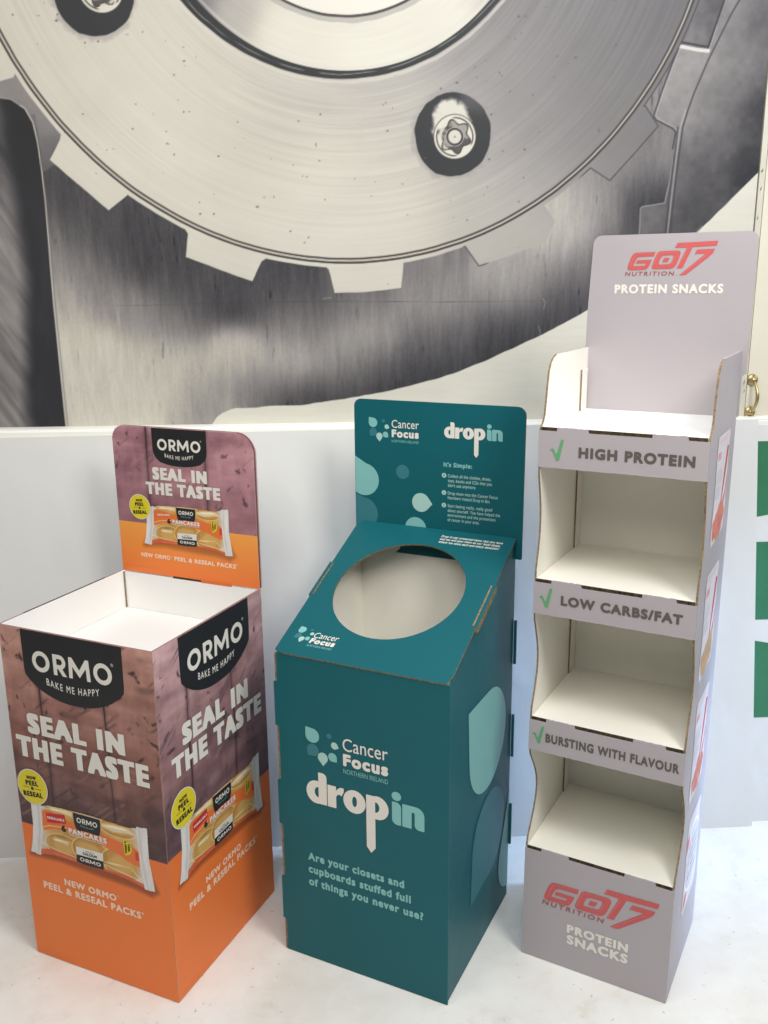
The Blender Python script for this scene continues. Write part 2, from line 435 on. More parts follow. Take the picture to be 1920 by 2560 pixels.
GREY = [(0, (22, 22, 26)), (45, (46, 46, 50)), (70, (72, 70, 73)), (105, (107, 103, 104)), (150, (152, 147, 144)), (195, (200, 194, 181)), (225, (226, 222, 208))]
def mural():
    h = 0.0022; x0, z0, x1, z1 = -1.30, 1.118, 1.0835, 2.62
    nx, ny = int((x1 - x0) / h) + 1, int((z1 - z0) / h) + 1
    X, Z = np.meshgrid(x0 + np.arange(nx) * h, z0 + np.arange(ny) * h)
    aa = 0.0016
    def inside(sd, s=aa): return 1 - ss(-s, s, sd)
    jit = fbm(X * 30, Z * 30, 5, 2) * 0.004          # the print's slightly ragged edges
    # brushed plate behind the gear
    g = tone_field(X, Z, [(-.60, 1.68, 70), (-.62, 1.60, 84), (-.67, 1.55, 140), (-.66, 1.45, 178), (-.66, 1.33, 200), (-.58, 1.50, 120), (-.5, 1.58, 66), (-.45, 1.55, 60), (-.40, 1.48, 72), (-.3, 1.46, 68), (-.4, 1.40, 122), (-.5, 1.42, 150), (-.42, 1.3, 190), (-.55, 1.3, 205), (-.6, 1.2, 208), (-.45, 1.2, 204),
        (-.35, 1.15, 150), (-.30, 1.20, 168), (-.2, 1.46, 64), (-.1, 1.48, 60), (-.1, 1.42, 96), (-.1, 1.36, 146), (-.12, 1.28, 186), (-.25, 1.3, 190), (-.2, 1.215, 120), (-.1, 1.195, 62), (.05, 1.44, 96), (.08, 1.36, 158), (.08, 1.30, 160), (.1, 1.255, 84), (.12, 1.22, 46), (.25, 1.53, 118), (.27, 1.44, 146), (.28, 1.35, 118), (.29, 1.30, 78), (.3, 1.265, 44),
        (.45, 1.5, 160), (.45, 1.44, 136), (.46, 1.37, 76), (.46, 1.34, 48), (.58, 1.6, 178), (.6, 1.5, 134), (.62, 1.45, 84), (.62, 1.42, 50), (.7, 1.65, 152), (.72, 1.55, 104), (.74, 1.48, 60), (.75, 1.75, 128), (.79, 1.68, 50), (.8, 1.62, 46), (.76, 1.5, 56), (.8, 1.8, 118)], 0.035, sig=.047)
    st = fbm(X * 75, Z * 9, 11, 4); st2 = fbm(X * 190, Z * 22, 23, 3); bl = fbm(X * 12, Z * 6, 31, 4)
    g = g + st * 20 + st2 * 17 + bl * 11 - 34 * ss(.24, .36, -st2) * ss(-.1, .2, bl)
    g = g + fbm(X * 420, Z * 160, 29, 2) * 12
    C = ramp(g, GREY)
    # cream ground under the big arc
    arc = [(-.3167, 1.1), (-.3167, 1.1301), (-.303, 1.15), (-.2882, 1.1598), (-.2518, 1.1713), (-.17, 1.175), (-.0838, 1.1775), (.02, 1.19), (.1334, 1.2071), (.225, 1.228), (.3153, 1.2523), (.41, 1.29), (.4961, 1.3273), (.58, 1.367), (.6571, 1.4078), (.80, 1.495), (.9356, 1.6002), (1.085, 1.7471), (1.2, 1.86), (1.2, 1.1)]
    cr = 221 + fbm(X * 14, Z * 120, 41, 3) * 9 + fbm(X * 4, Z * 4, 42, 3) * 14
    sa = s_poly(X, Z, arc)
    C = C * (1 - inside(sa + jit)[..., None]) + ramp(cr, GREY) * inside(sa + jit)[..., None]
    # second gear at the right: body, teeth, double line
    rg = [(.7858, 1.585), (.7848, 1.6599), (.79, 1.665), (.8464, 1.6735), (.855, 1.72), (.8616, 1.7967), (.8673, 1.8398), (.858, 1.85), (.8157, 1.8691), (.8093, 1.8771), (.825, 1.93), (.8455, 1.99), (.862, 2.0337), (.9317, 2.0237), (.945, 2.07), (.9626, 2.1358), (1.01, 2.30), (1.06, 2.42), (1.2, 2.62), (1.2, 1.85), (1.085, 1.7471), (.9356, 1.6002), (.88, 1.56)]
    sg = s_poly(X, Z, rg)
    g2 = tone_field(X, Z, [(.83, 1.64, 108), (.87, 1.62, 70), (.93, 1.66, 66), (1.05, 1.75, 46), (1.075, 1.9, 52), (1.05, 2.1, 88), (.97, 1.8, 92), (.95, 1.9, 116), (1.0, 2.0, 124), (.88, 1.88, 136), (.85, 1.95, 142), (.9, 2.0, 138), (.87, 1.72, 100), (1.0, 2.12, 132), (1.02, 1.95, 112), (.95, 1.72, 78)], 0.05)
    g2 = g2 + fbm(X * 60, Z * 60, 51, 4) * 22 + fbm(X * 10, Z * 10, 55, 3) * 9
    C = C * (1 - inside(sg + jit * 0.6)[..., None]) + ramp(g2, GREY) * inside(sg + jit * 0.6)[..., None]
    C = mix(C, (172, 168, 166), inside(np.abs(sg + 0.0015) - 0.0011) * (X < .95) * 0.7)
    C = mix(C, (48, 46, 50), inside(np.abs(sg - 0.003) - 0.0018) * (X < .93) * (Z > 1.8) * 0.8)
    def pl(P, wd):
        d = np.full(X.shape, 1e9)
        for (ax, az), (bx, bz) in zip(P[:-1], P[1:]):
            t = np.clip(((X - ax) * (bx - ax) + (Z - az) * (bz - az)) / ((bx - ax) ** 2 + (bz - az) ** 2), 0, 1)
            d = np.minimum(d, np.hypot(X - ax - (bx - ax) * t, Z - az - (bz - az) * t))
        return inside(d - wd)
    dl = [(.864, 1.55), (.8664, 1.6007), (.870, 1.68), (.8753, 1.7696), (.8812, 1.8505), (.8915, 1.89), (.9044, 1.93), (.9334, 2.0031), (.9580, 2.055), (.9823, 2.1056), (1.0253, 2.18), (1.08, 2.26)]
    C = mix(C, (66, 63, 67), pl(dl, .0022) * 0.85); C = mix(C, (62, 60, 64), pl([(x - .012, z) for x, z in dl[:5]], .0020) * 0.8)
    C = mix(C, (176, 172, 170), pl([(x - .006, z) for x, z in dl[:6]], .0018) * 0.6)
    # dark lit tooth of the second gear
    tt = [(.868, 2.038), (.9317, 2.0237), (.9626, 2.1358), (.985, 2.22), (.915, 2.22), (.893, 2.10)]
    stt = s_poly(X, Z, tt); C = C * (1 - inside(stt)[..., None]) + ramp(tone_field(X, Z, [(.9, 2.05, 112), (.94, 2.07, 92), (.955, 2.13, 70), (.9, 2.15, 100)], .03) + fbm(X * 60, Z * 60, 61, 3) * 26, GREY) * inside(stt)[..., None]
    C = mix(C, (206, 202, 194), pl([(.862, 2.0337), (.905, 2.026), (.9317, 2.0237)], .0042)); C = mix(C, (48, 46, 50), pl([(.8617, 2.043), (.931, 2.032), (.9626, 2.1358)], .002))
    # left block with its rounded corner
    lb = [(-1.4, 1.918), (-.79, 1.918), (-.745, 1.912), (-.715, 1.892), (-.7, 1.862), (-.6935, 1.82), (-.690, 1.75), (-.6885, 1.6867), (-.6905, 1.56), (-.6923, 1.4398), (-.6915, 1.28), (-.6901, 1.1), (-1.4, 1.1)]
    slb = s_poly(X, Z, lb)
    wob = fbm(X * 3, Z * 6, 71, 3) * .05
    edge = -.757 - .012 * ss(1.6, 1.2, Z) + wob
    gl = 126 + fbm((X + .6 * Z) * 60, (Z - .4 * X) * 8, 73, 4) * 70 + fbm(X * 8, Z * 8, 74, 3) * 30
    gl = gl * ss(.02, -.03, X - edge) + 48 * ss(-.03, .02, X - edge) + fbm(X * 40, Z * 10, 77, 3) * 10
    gl = gl * (1 - .45 * ss(1.6, 1.85, Z))
    above = 134 + fbm(X * 40, Z * 40, 78, 3) * 14
    left = X < -.58
    topz = inside(s_poly(X, Z, [(-1.4, 1.9), (-1.4, 2.7), (-.6, 2.7), (-.6, 1.8), (-.686, 1.75), (-.69, 1.88)]))
    C = C * (1 - topz[..., None]) + ramp(above - 40 * ss(1.9, 1.75, Z) + 0 * X, GREY) * topz[..., None]
    C = C * (1 - inside(slb)[..., None]) + ramp(gl, GREY) * inside(slb)[..., None]
    C = mix(C, (196, 190, 180), inside(np.abs(slb - .0015) - .0013) * (0.35 + 0.65 * (Z < 1.9)))
    C = mix(C, (120, 116, 116), inside(np.abs(slb - .0055) - .0016) * (Z < 1.6) * .6)
    # main gear: plate with teeth
    cx, cz = .0478, 2.4204; rr = np.hypot(X - cx, Z - cz); th = np.arctan2(Z - cz, X - cx)
    teeth = [[(-.86, 1.935), (-.7655, 1.952), (-.7325, 1.9606), (-.70, 2.03), (-.80, 2.2), (-1.0, 2.2)],
             [(-.6345, 1.8359), (-.6385, 1.8229), (-.6674, 1.7787), (-.537, 1.6614), (-.4895, 1.6976), (-.45, 1.80), (-.55, 1.90)],
             [(-.3547, 1.6169), (-.3486, 1.6059), (-.357, 1.551), (-.275, 1.519), (-.1955, 1.4912), (-.1704, 1.5387), (-.1586, 1.5453), (-.15, 1.63), (-.33, 1.68)],
             [(-.0089, 1.5233), (-.0032, 1.5176), (.0101, 1.4597), (.09, 1.462), (.1801, 1.4706), (.1863, 1.5329), (.18, 1.62), (0, 1.62)],
             [(.3417, 1.5711), (.3778, 1.5228), (.46, 1.548), (.5481, 1.5808), (.57, 1.63), (.50, 1.72), (.34, 1.66)],
             [(.6528, 1.7566), (.7042, 1.7265), (.765, 1.792), (.8196, 1.8532), (.7847, 1.8983), (.70, 1.92), (.60, 1.83)]]
    plate = rr - .899
    for P in teeth: plate = np.minimum(plate, s_poly(X, Z, P))
    gd = tone_field(X, Z, [(-.75, 2.05, 206), (-.6, 2.0, 200), (-.5, 1.85, 206), (-.3, 1.9, 202), (-.55, 1.75, 208), (-.25, 1.55, 206), (0, 1.8, 204), (0, 1.6, 206), (.1, 1.5, 206), (.2, 1.65, 198), (.2, 1.9, 182), (.4, 1.75, 164), (.5, 1.9, 134), (.45, 2.05, 126), (.6, 1.85, 130), (.7, 2.0, 112),
        (.8, 2.1, 98), (.6, 2.1, 112), (.05, 1.935, 170), (-.2, 1.98, 188), (-.1, 1.93, 180), (-.7, 2.1, 192), (-.4, 2.1, 198), (.33, 1.96, 142), (.45, 1.64, 182), (.45, 1.56, 170), (.6, 1.72, 146), (.75, 1.8, 118), (.72, 1.86, 106)], 0.06, sig=.10)
    ring_str = fbm(rr * 150, th * 2.2, 81, 4); fine = fbm(rr * 420, th * 3, 83, 2)
    near = ss(.36, .02, np.abs(rr - .50)); rim = ss(.12, .0, np.abs(rr - .80))
    gd = gd + ring_str * (4 + 20 * near * ss(-.5, .1, X) + 12 * rim) + fine * (4 + 8 * near) + fbm(X * 9, Z * 9, 85, 4) * 8 - 55 * ss(.425, .45, -fbm(X * 75, Z * 75, 88, 2))
    inpl = inside(plate + jit * .5)
    C = C * (1 - inpl[..., None]) + ramp(gd, GREY) * inpl[..., None]
    C = mix(C, (58, 54, 58), inside(np.abs(plate) - .0016) * (ss(.33, .345, X) * ss(.41, .39, X) + ss(.62, .64, X)) * .75)
    soft = inside(rr - .94) * (1 - inpl)
    # double groove
    rj = rr + jit * .35
    C = mix(C, (70, 65, 60), inside(np.abs(rj - .8774) - .0024)); C = mix(C, (62, 57, 54), inside(np.abs(rj - .8865) - .0027))
    C = mix(C, (188, 182, 172), inside(np.abs(rj - .882) - .0016) * .8)
    # hub: black ring, pale face, inner circle
    r1 = np.hypot(X - .0396, Z - 2.4585); r2 = np.hypot(X - .0472, Z - 2.4423); r3 = np.hypot(X - .049, Z - 2.4249)
    C = mix(C, (206, 200, 188), inside(np.abs(r1 - .506 + jit) - .0035) * .6)
    C = mix(C, (40, 41, 43), inside(r1 - .4996 + jit * .4))
    C = mix(C, (128, 126, 122), inside(np.abs(r1 - .489 + jit) - .0011) * ss(.0, .3, fbm(th * 8, rr * 3, 90, 2) + .2))
    hubg = tone_field(X, Z, [(-.29, 2.13, 120), (-.22, 2.1, 172), (-.1, 2.05, 208), (.1, 2.02, 212), (.3, 2.08, 206), (.4, 2.15, 186), (.1, 2.08, 208), (.05, 2.3, 212)], .05) + fbm(r2 * 160, th * 2.5, 91, 3) * 10
    m2 = inside(r2 - .465); C = C * (1 - m2[..., None]) + ramp(hubg, GREY) * m2[..., None]
    C = mix(C, (205, 200, 190), inside(np.abs(r2 - .459) - .002) * .5)
    C = mix(C, (150, 146, 142), inside(np.abs(r3 - .338 + jit) - .006) * .55)
    C = mix(C, (60, 57, 56), inside(np.abs(r3 - .3293 + jit * .4) - .0030))
    C = mix(C, (220, 215, 203), inside(r3 - .3255))
    # socket bolts
    for (bx, bz, r, hx, hz, ph) in ((.308, 1.834, .0935, .313, 1.829, .3), (-.532, 2.146, .0935, -.515, 2.150, .9)):
        rb = np.hypot((X - bx), (Z - bz) * .972); tb = np.arctan2(Z - bz, X - bx)
        C = mix(C, (150, 143, 142), inside(rb - r - .008 + fbm(X * 70, Z * 70, 93, 2) * .018, .006) * .5)
        C = mix(C, (44, 45, 47), inside(rb - r + fbm(tb * 9 / 3, rb * 20, 94, 3) * .006))
        grey = ss(.03, .08, Z - bz) * ss(.02, .06, X - bx + .02) * inside(rb - r); C = mix(C, (86, 83, 86), grey * .8)
        # pale cone of the hole wall above the head
        sc_ = s_ell(X, Z, hx - .006, hz + .030, .047, .053); C = mix(C, (206, 201, 188), inside(sc_ + fbm(X * 50, Z * 50, 95, 3) * .02, .006))
        rh = np.hypot((X - hx), (Z - hz) * 1.02); t2 = np.arctan2(Z - hz, X - hx)
        C = mix(C, (212, 207, 193), inside(rh - .052)); C = mix(C, (44, 43, 43), inside(np.abs(rh - .052) - .0012) * .7)
        star = .037 + .0052 * np.cos(6 * (t2 + ph))
        C = mix(C, (52, 50, 50), inside(np.abs(rh - .0445) - .0016) * ss(-.3, .2, np.sin(t2 * 2 + ph) + .4))
        C = mix(C, (54, 52, 52), inside(rh - star))
        C = mix(C, (150, 146, 138), inside(rh - star + .0035) * (.25 + .75 * ss(-.12, .12, fbm(X * 55 + bx * 9, Z * 55, 97, 3) + .25 * (Z - hz) / .04)))
        C = mix(C, (204, 198, 184), inside(np.abs(rh - .036) - .004, .002) * ss(.05, .2, fbm(X * 45 + 3, Z * 45 + bx * 5, 98, 3)) * .9)
        C = mix(C, (186, 181, 170), inside(rh - .0225)); C = mix(C, (44, 42, 42), inside(np.abs(rh - .0185) - .0024)); C = mix(C, (204, 199, 186), inside(rh - .0150)); C = mix(C, (120, 114, 106), inside(rh - .0022))
    # stray dots, hairline scratch, scuffs
    for k in range(95):
        a = rng.uniform(-2.9, -.5); q = rng.uniform(.52, .86); px, pz = cx + q * math.cos(a), cz + q * math.sin(a)
        s = rng.uniform(.0010, .0024); C = mix(C, (84, 78, 74), inside(np.hypot((X - px) * rng.uniform(.6, 1.3), Z - pz) - s) * rng.uniform(.25, .9))
    crack = 1.4366 + fbm(X * 2.2, 0 * X, 99, 3) * .012
    C = mix(C, (64, 60, 60), inside(np.abs(Z - crack) - .0006, .0010) * (X > -.66) * (X < .72) * ss(-.25, .1, fbm(X * 5, 0 * X + 3, 101, 2)) * .6)
    for P in ([(.545, 1.44), (.552, 1.43), (.548, 1.415)], [(.535, 1.372), (.541, 1.355), (.539, 1.342)], [(-.02, 1.446), (.0, 1.448)]):
        C = mix(C, (190, 185, 174), pl(P, .0006) * .7)
    return C, x0, z0, h
Cm, mx0, mz0, mh = mural()
MURAL_GAIN = 0.95
sheet('mural_print', WF, mx0, mz0, mh, Cm * MURAL_GAIN, attr_mat('mural_print_paper', 0.55, 0.3), 0.001, wall)
del Cm
# white ledge strip that closes the mural at the bottom
LEDGE = mat('ledge_paint', (244, 242, 234), 0.4, 0.45, var=0.01)
mb = MB()
prof = [(-0.002, 1.100), (-0.0335, 1.100), (-0.0335, 1.122), (-0.030, 1.1275), (-0.024, 1.130), (-0.002, 1.132)]
L_, R_ = -2.4, 2.2
vs = [(L_, y, z + 0.004) for y, z in prof] + [(R_, y, z - 0.006) for y, z in prof]; n = len(prof)
mb.add(vs, [(i, (i + 1) % n, n + (i + 1) % n, n + i) for i in range(n)] + [tuple(reversed(range(n))), tuple(range(n, 2 * n))], LEDGE)
mb.build('ledge', wall)

# ------------------------------------------------------------------ door at the right with brass pull
door = thing('door', 'cream painted door with scuffed edge and curved brass pull handle beside the gear print', 'door', (1.45, WY, 0))
DOORP = mat('door_paint', (222, 215, 196), 0.5, 0.35, var=0.05, scale=5)
TRIM = mat('door_trim_paint', (206, 201, 184), 0.55, 0.35, var=0.06, scale=14)
mb = MB(); mb.box((1.1035 - 1.45, 0.0, 0), (0.62, 0.05, 3.2), DOORP); mb.build('door_leaf', door)
mb = MB(); mb.box((1.0855 - 1.45, -0.004, 0), (1.1 - 1.45, 0.05, 3.2), TRIM)
for k in range(16):
    z = 1.14 + random.random() * 1.2; x = 1.0875 + random.random() * 0.011 - 1.45; s = 0.0012 + random.random() * .001
    mb.add([(x - s, -0.0044, z - s * random.uniform(2, 6)), (x + s, -0.0044, z - s), (x + s * .6, -0.0044, z + s * 3)], [(0, 1, 2)], mat('chipped_paint', (92, 84, 74), 0.9, 0.1))
mb.build('door_trim', door)
BRASS = mat('brass', (188, 166, 118), 0.34, 0.5, metal=.8, var=0.12, scale=60)
hnd = MB()
def lathe_y(mb, cx, cz, prof, m, seg=28):
    vs = []; fs = []
    for r, y in prof:
        for k in range(seg): vs.append((cx + r * math.cos(2 * math.pi * k / seg), y, cz + r * math.sin(2 * math.pi * k / seg)))
    n = len(prof)
    for i in range(n - 1):
        for k in range(seg): fs.append((i * seg + k, i * seg + (k + 1) % seg, (i + 1) * seg + (k + 1) % seg, (i + 1) * seg + k))
    fs.append(tuple((n - 1) * seg + k for k in range(seg)))
    mb.add(vs, fs, m)
def tube(mb, pts, rad, m, seg=12):
    pts = [Vector(p) for p in pts]; vs = []; fs = []
    for i, p in enumerate(pts):
        t = (pts[min(i + 1, len(pts) - 1)] - pts[max(i - 1, 0)]).normalized(); a = t.cross(Vector((0, 1, 0)))
        if a.length < .1: a = t.cross(Vector((1, 0, 0)))
        a.normalize(); b = t.cross(a); r = rad[i] if isinstance(rad, (list, tuple)) else rad
        for k in range(seg): q = p + a * r * math.cos(2 * math.pi * k / seg) + b * r * math.sin(2 * math.pi * k / seg); vs.append(tuple(q))
    for i in range(len(pts) - 1):
        for k in range(seg): fs.append((i * seg + k, i * seg + (k + 1) % seg, (i + 1) * seg + (k + 1) % seg, (i + 1) * seg + k))
    fs += [tuple(reversed(range(seg))), tuple((len(pts) - 1) * seg + k for k in range(seg))]
    mb.add(vs, fs, m)
hx = 1.1155 - 1.45
for hz in (1.224, 1.138):
    lathe_y(hnd, hx, hz, [(.0155, -0.0005), (.0155, -.003), (.0135, -.0055), (.009, -.007), (.0075, -.011), (.0065, -.016)], BRASS)
P = []; rr_ = []
for k in range(17):
    t = k / 16; P.append((hx + 0.002 * math.sin(math.pi * t), -0.014 - 0.022 * math.sin(math.pi * t) ** .8, 1.222 - 0.082 * t)); rr_.append(.0031 + .0016 * math.sin(math.pi * t))
tube(hnd, P, rr_, BRASS)
SCREW = mat('screw_hole', (70, 58, 36), 0.5, 0.4)
for hz in (1.224, 1.138):
    for ang in (90, 210, 330):
        flat(hnd, Fr((hx + .0112 * math.cos(R(ang)), -.0062, hz + .0112 * math.sin(R(ang))), (1, 0, 0), (0, 0, 1)), ell(0, 0, .0016, .0016, 10), SCREW, 0)
hnd.build('handle', door, smooth=True)

# ------------------------------------------------------------------ sheets leaning on the wall
SHEETP = mat('foam_board_face', (222, 221, 217), 0.42, 0.45, var=0.012, scale=2, card=True)
SHEETE = mat('foam_board_edge', (228, 228, 226), 0.6, 0.3, var=0.03, scale=30)
def lean(name, label, loc, corners, t, d_of):
    """board given by its face corners bl, br, tr, tl"""
    o = thing(name, label, 'board', loc)
    bl, br, tr, tl = [Vector(c) - Vector(loc) for c in corners]
    nrm = (br - bl).cross(tl - bl).normalized(); back = [c - nrm * t for c in (bl, br, tr, tl)]
    mb = MB(); F = [bl, br, tr, tl]
    mb.add(F, [(0, 1, 2, 3)], SHEETP); mb.add(back, [(3, 2, 1, 0)], SHEETP)
    for i in range(4): j = (i + 1) % 4; mb.add([F[i], back[i], back[j], F[j]], [(0, 1, 2, 3)], SHEETE)
    return o, mb, (bl, br, tr, tl, nrm)
o1, mb, _ = lean('foam_board', 'large plain white board leaning on the wall behind the three display stands', (0, 0, 0),
                 [(-1.30, 0.0, 0.0), (1.1420, 0.0, 0.0), (1.1225, 0.146, 1.1235), (-1.34, 0.146, 1.1085)], 0.006, None)
mb.build('board_panel', o1)
o2, mb, (bl, br, tr, tl, nn) = lean('printed_board', 'white board printed with green shapes leaning behind the plain white board', (1.5, 0.02, 0),
                 [(0.55, 0.024, 0.0), (2.1, 0.024, 0.0), (2.1, 0.156, 1.122), (0.55, 0.156, 1.124)], 0.005, None)
pb = mb.build('board_panel', o2)
GRN = mat('green_board_ink', (56, 120, 86), 0.45, 0.4, var=0.05, scale=12)
ey_ = (tl - bl).normalized(); ex_ = (br - bl).normalized()
GF_ = Fr(tuple(bl), tuple(ex_), tuple(ey_))
mb = MB()
gx = lambda x: x - 0.55
flat(mb, GF_, [(gx(1.0), .846), (gx(1.16), .873), (gx(1.35), .905), (gx(1.35), 1.072), (gx(1.0), 1.072)], GRN, .0006)
flat(mb, GF_, [(gx(1.0), .584), (gx(1.5), .584), (gx(1.5), .800), (gx(1.0), .800)], GRN, .0006)
flat(mb, GF_, [(gx(1.0), .305), (gx(1.5), .305), (gx(1.5), .45), (gx(1.16), .5215), (gx(1.0), .550)], GRN, .0006)
mb.build('green_print', pb)

# ------------------------------------------------------------------ artwork of the pancake bin
def logo_ormo(mb, fr, x0, x1, y0, y1, m, d):
    W, H = .206, .046; h = .0012
    sx, sy = (x1 - x0) / W, (y1 - y0) / H; f = lambda x, y: (x0 + x * sx, y0 + y * sy)
    s = .0096
    def fn(X, Y):
        o1 = SUB(s_ell(X, Y, .023, .023, .0232, .0232), s_ell(X, Y, .023, .023, .0134, .0134))
        o2 = SUB(s_ell(X, Y, .1828, .023, .0232, .0232), s_ell(X, Y, .1828, .023, .0134, .0134))
        rx = .0555
        bowl = U(s_box(X, Y, rx, .0145, rx + .0175, .046), s_ell(X, Y, rx + .0175, .0302, .0158, .0158))
        hole = U(s_box(X, Y, rx + s, .0238, rx + .0175, .0368), s_ell(X, Y, rx + .0175, .0303, .0065, .0065))
        r = U(SUB(bowl, hole), s_box(X, Y, rx, 0, rx + s, .046), s_poly(X, Y, [(rx + .0115, .016), (rx + .0225, .0175), (rx + .0345, 0), (rx + .0232, 0)]))
        mx_ = .0955; e = .0555
        mm = s_poly(X, Y, [(mx_, 0), (mx_ + .002, .046), (mx_ + .0105, .046), (mx_ + e / 2, .0205), (mx_ + e - .0105, .046), (mx_ + e - .002, .046), (mx_ + e, 0), (mx_ + e - .0094, 0), (mx_ + e - .0105, .0265), (mx_ + e / 2, .004), (mx_ + .0105, .0265), (mx_ + .0094, 0)])
        return U(o1, r, mm, o2)
    flatV(mb, fr, sd_shape(fn, 0, 0, W, H, h), m, d, f)

def badge_loop(cx, w, top, side, bot):
    P = [(cx - w / 2, top)]
    wb = w * .497
    P.append((cx - wb, side + .012)); P.append((cx - wb * .985, side)); P.append((cx - wb * .9, side - .012))
    n = 18
    for k in range(1, n):
        t = -1 + 2 * k / n; P.append((cx + wb * .82 * t * 1.02, bot + (side - .019 - bot) * abs(t) ** 2.3))
    P += [(cx + wb * .9, side - .012), (cx + wb * .985, side), (cx + wb, side + .012), (cx + w / 2, top)]
    return P

def art_badge(parent, fr, cx, w, top, name='brand_badge'):
    k = w / .26
    mb = MB(); flat(mb, fr, badge_loop(cx, w, top, top - .1 * k, top - .15 * k), BLACK, .0009)
    L = cx - w / 2
    logo_ormo(mb, fr, L + .026 * k, L + .232 * k, top - .0885 * k, top - .0425 * k, INK, .0014)
    text(mb, fr, 'BAKE ME HAPPY', L + .059 * k, L + .196 * k, top - .1235 * k, top - .108 * k, INK, .0014, bold=.012, track=.12, bend=.0085 * k, res=16)
    text(mb, fr, '®', L + .231 * k, L + .2375 * k, top - .0455 * k, top - .039 * k, INK, .0014, res=14)
    return mb.build(name, parent)

def art_slogan(parent, fr, l1, l2, tilt=0.0):
    mb = MB()
    text(mb, fr, 'SEAL IN', *l1, INK, .0014, bold=.085, square=True, res=30, track=-.01)
    text(mb, fr, 'THE TASTE', *l2, INK, .0014, bold=.085, square=True, res=30, track=-.01)
    return mb.build('slogan_lettering', parent)

def art_sticker(parent, fr, cx, cy, r):
    mb = MB(); flat(mb, fr, ell(cx, cy, r, r), INK, .0022); flat(mb, fr, ell(cx, cy, r * .945, r * .945), YELLOW, .0026)
    k = r / .0425; rt_ = .07
    t = lambda s, w, y0, y1, **a: text(mb, fr, s, cx - w / 2 * k + a.pop('dx', 0) * k, cx + w / 2 * k + a.pop('dx2', 0) * k, cy + y0 * k, cy + y1 * k, BLACK, .003, bold=.075, square=True, rot=rt_, **a)
    t('NOW', .026, .0185, .0262); t('PEEL', .036, .0035, .0150); t('&', .0085, -.0065, .0012); t('RESEAL', .055, -.0235, -.0115)
    for sx in (-1, 1): flat(mb, fr, [(cx + sx * .017 * k - .009 * k, cy - .0035 * k), (cx + sx * .017 * k + .009 * k, cy - .0035 * k + .001 * k), (cx + sx * .017 * k + .009 * k, cy - .0025 * k + .001 * k), (cx + sx * .017 * k - .009 * k, cy - .0025 * k)], BLACK, .003)
    return mb.build('round_sticker', parent)

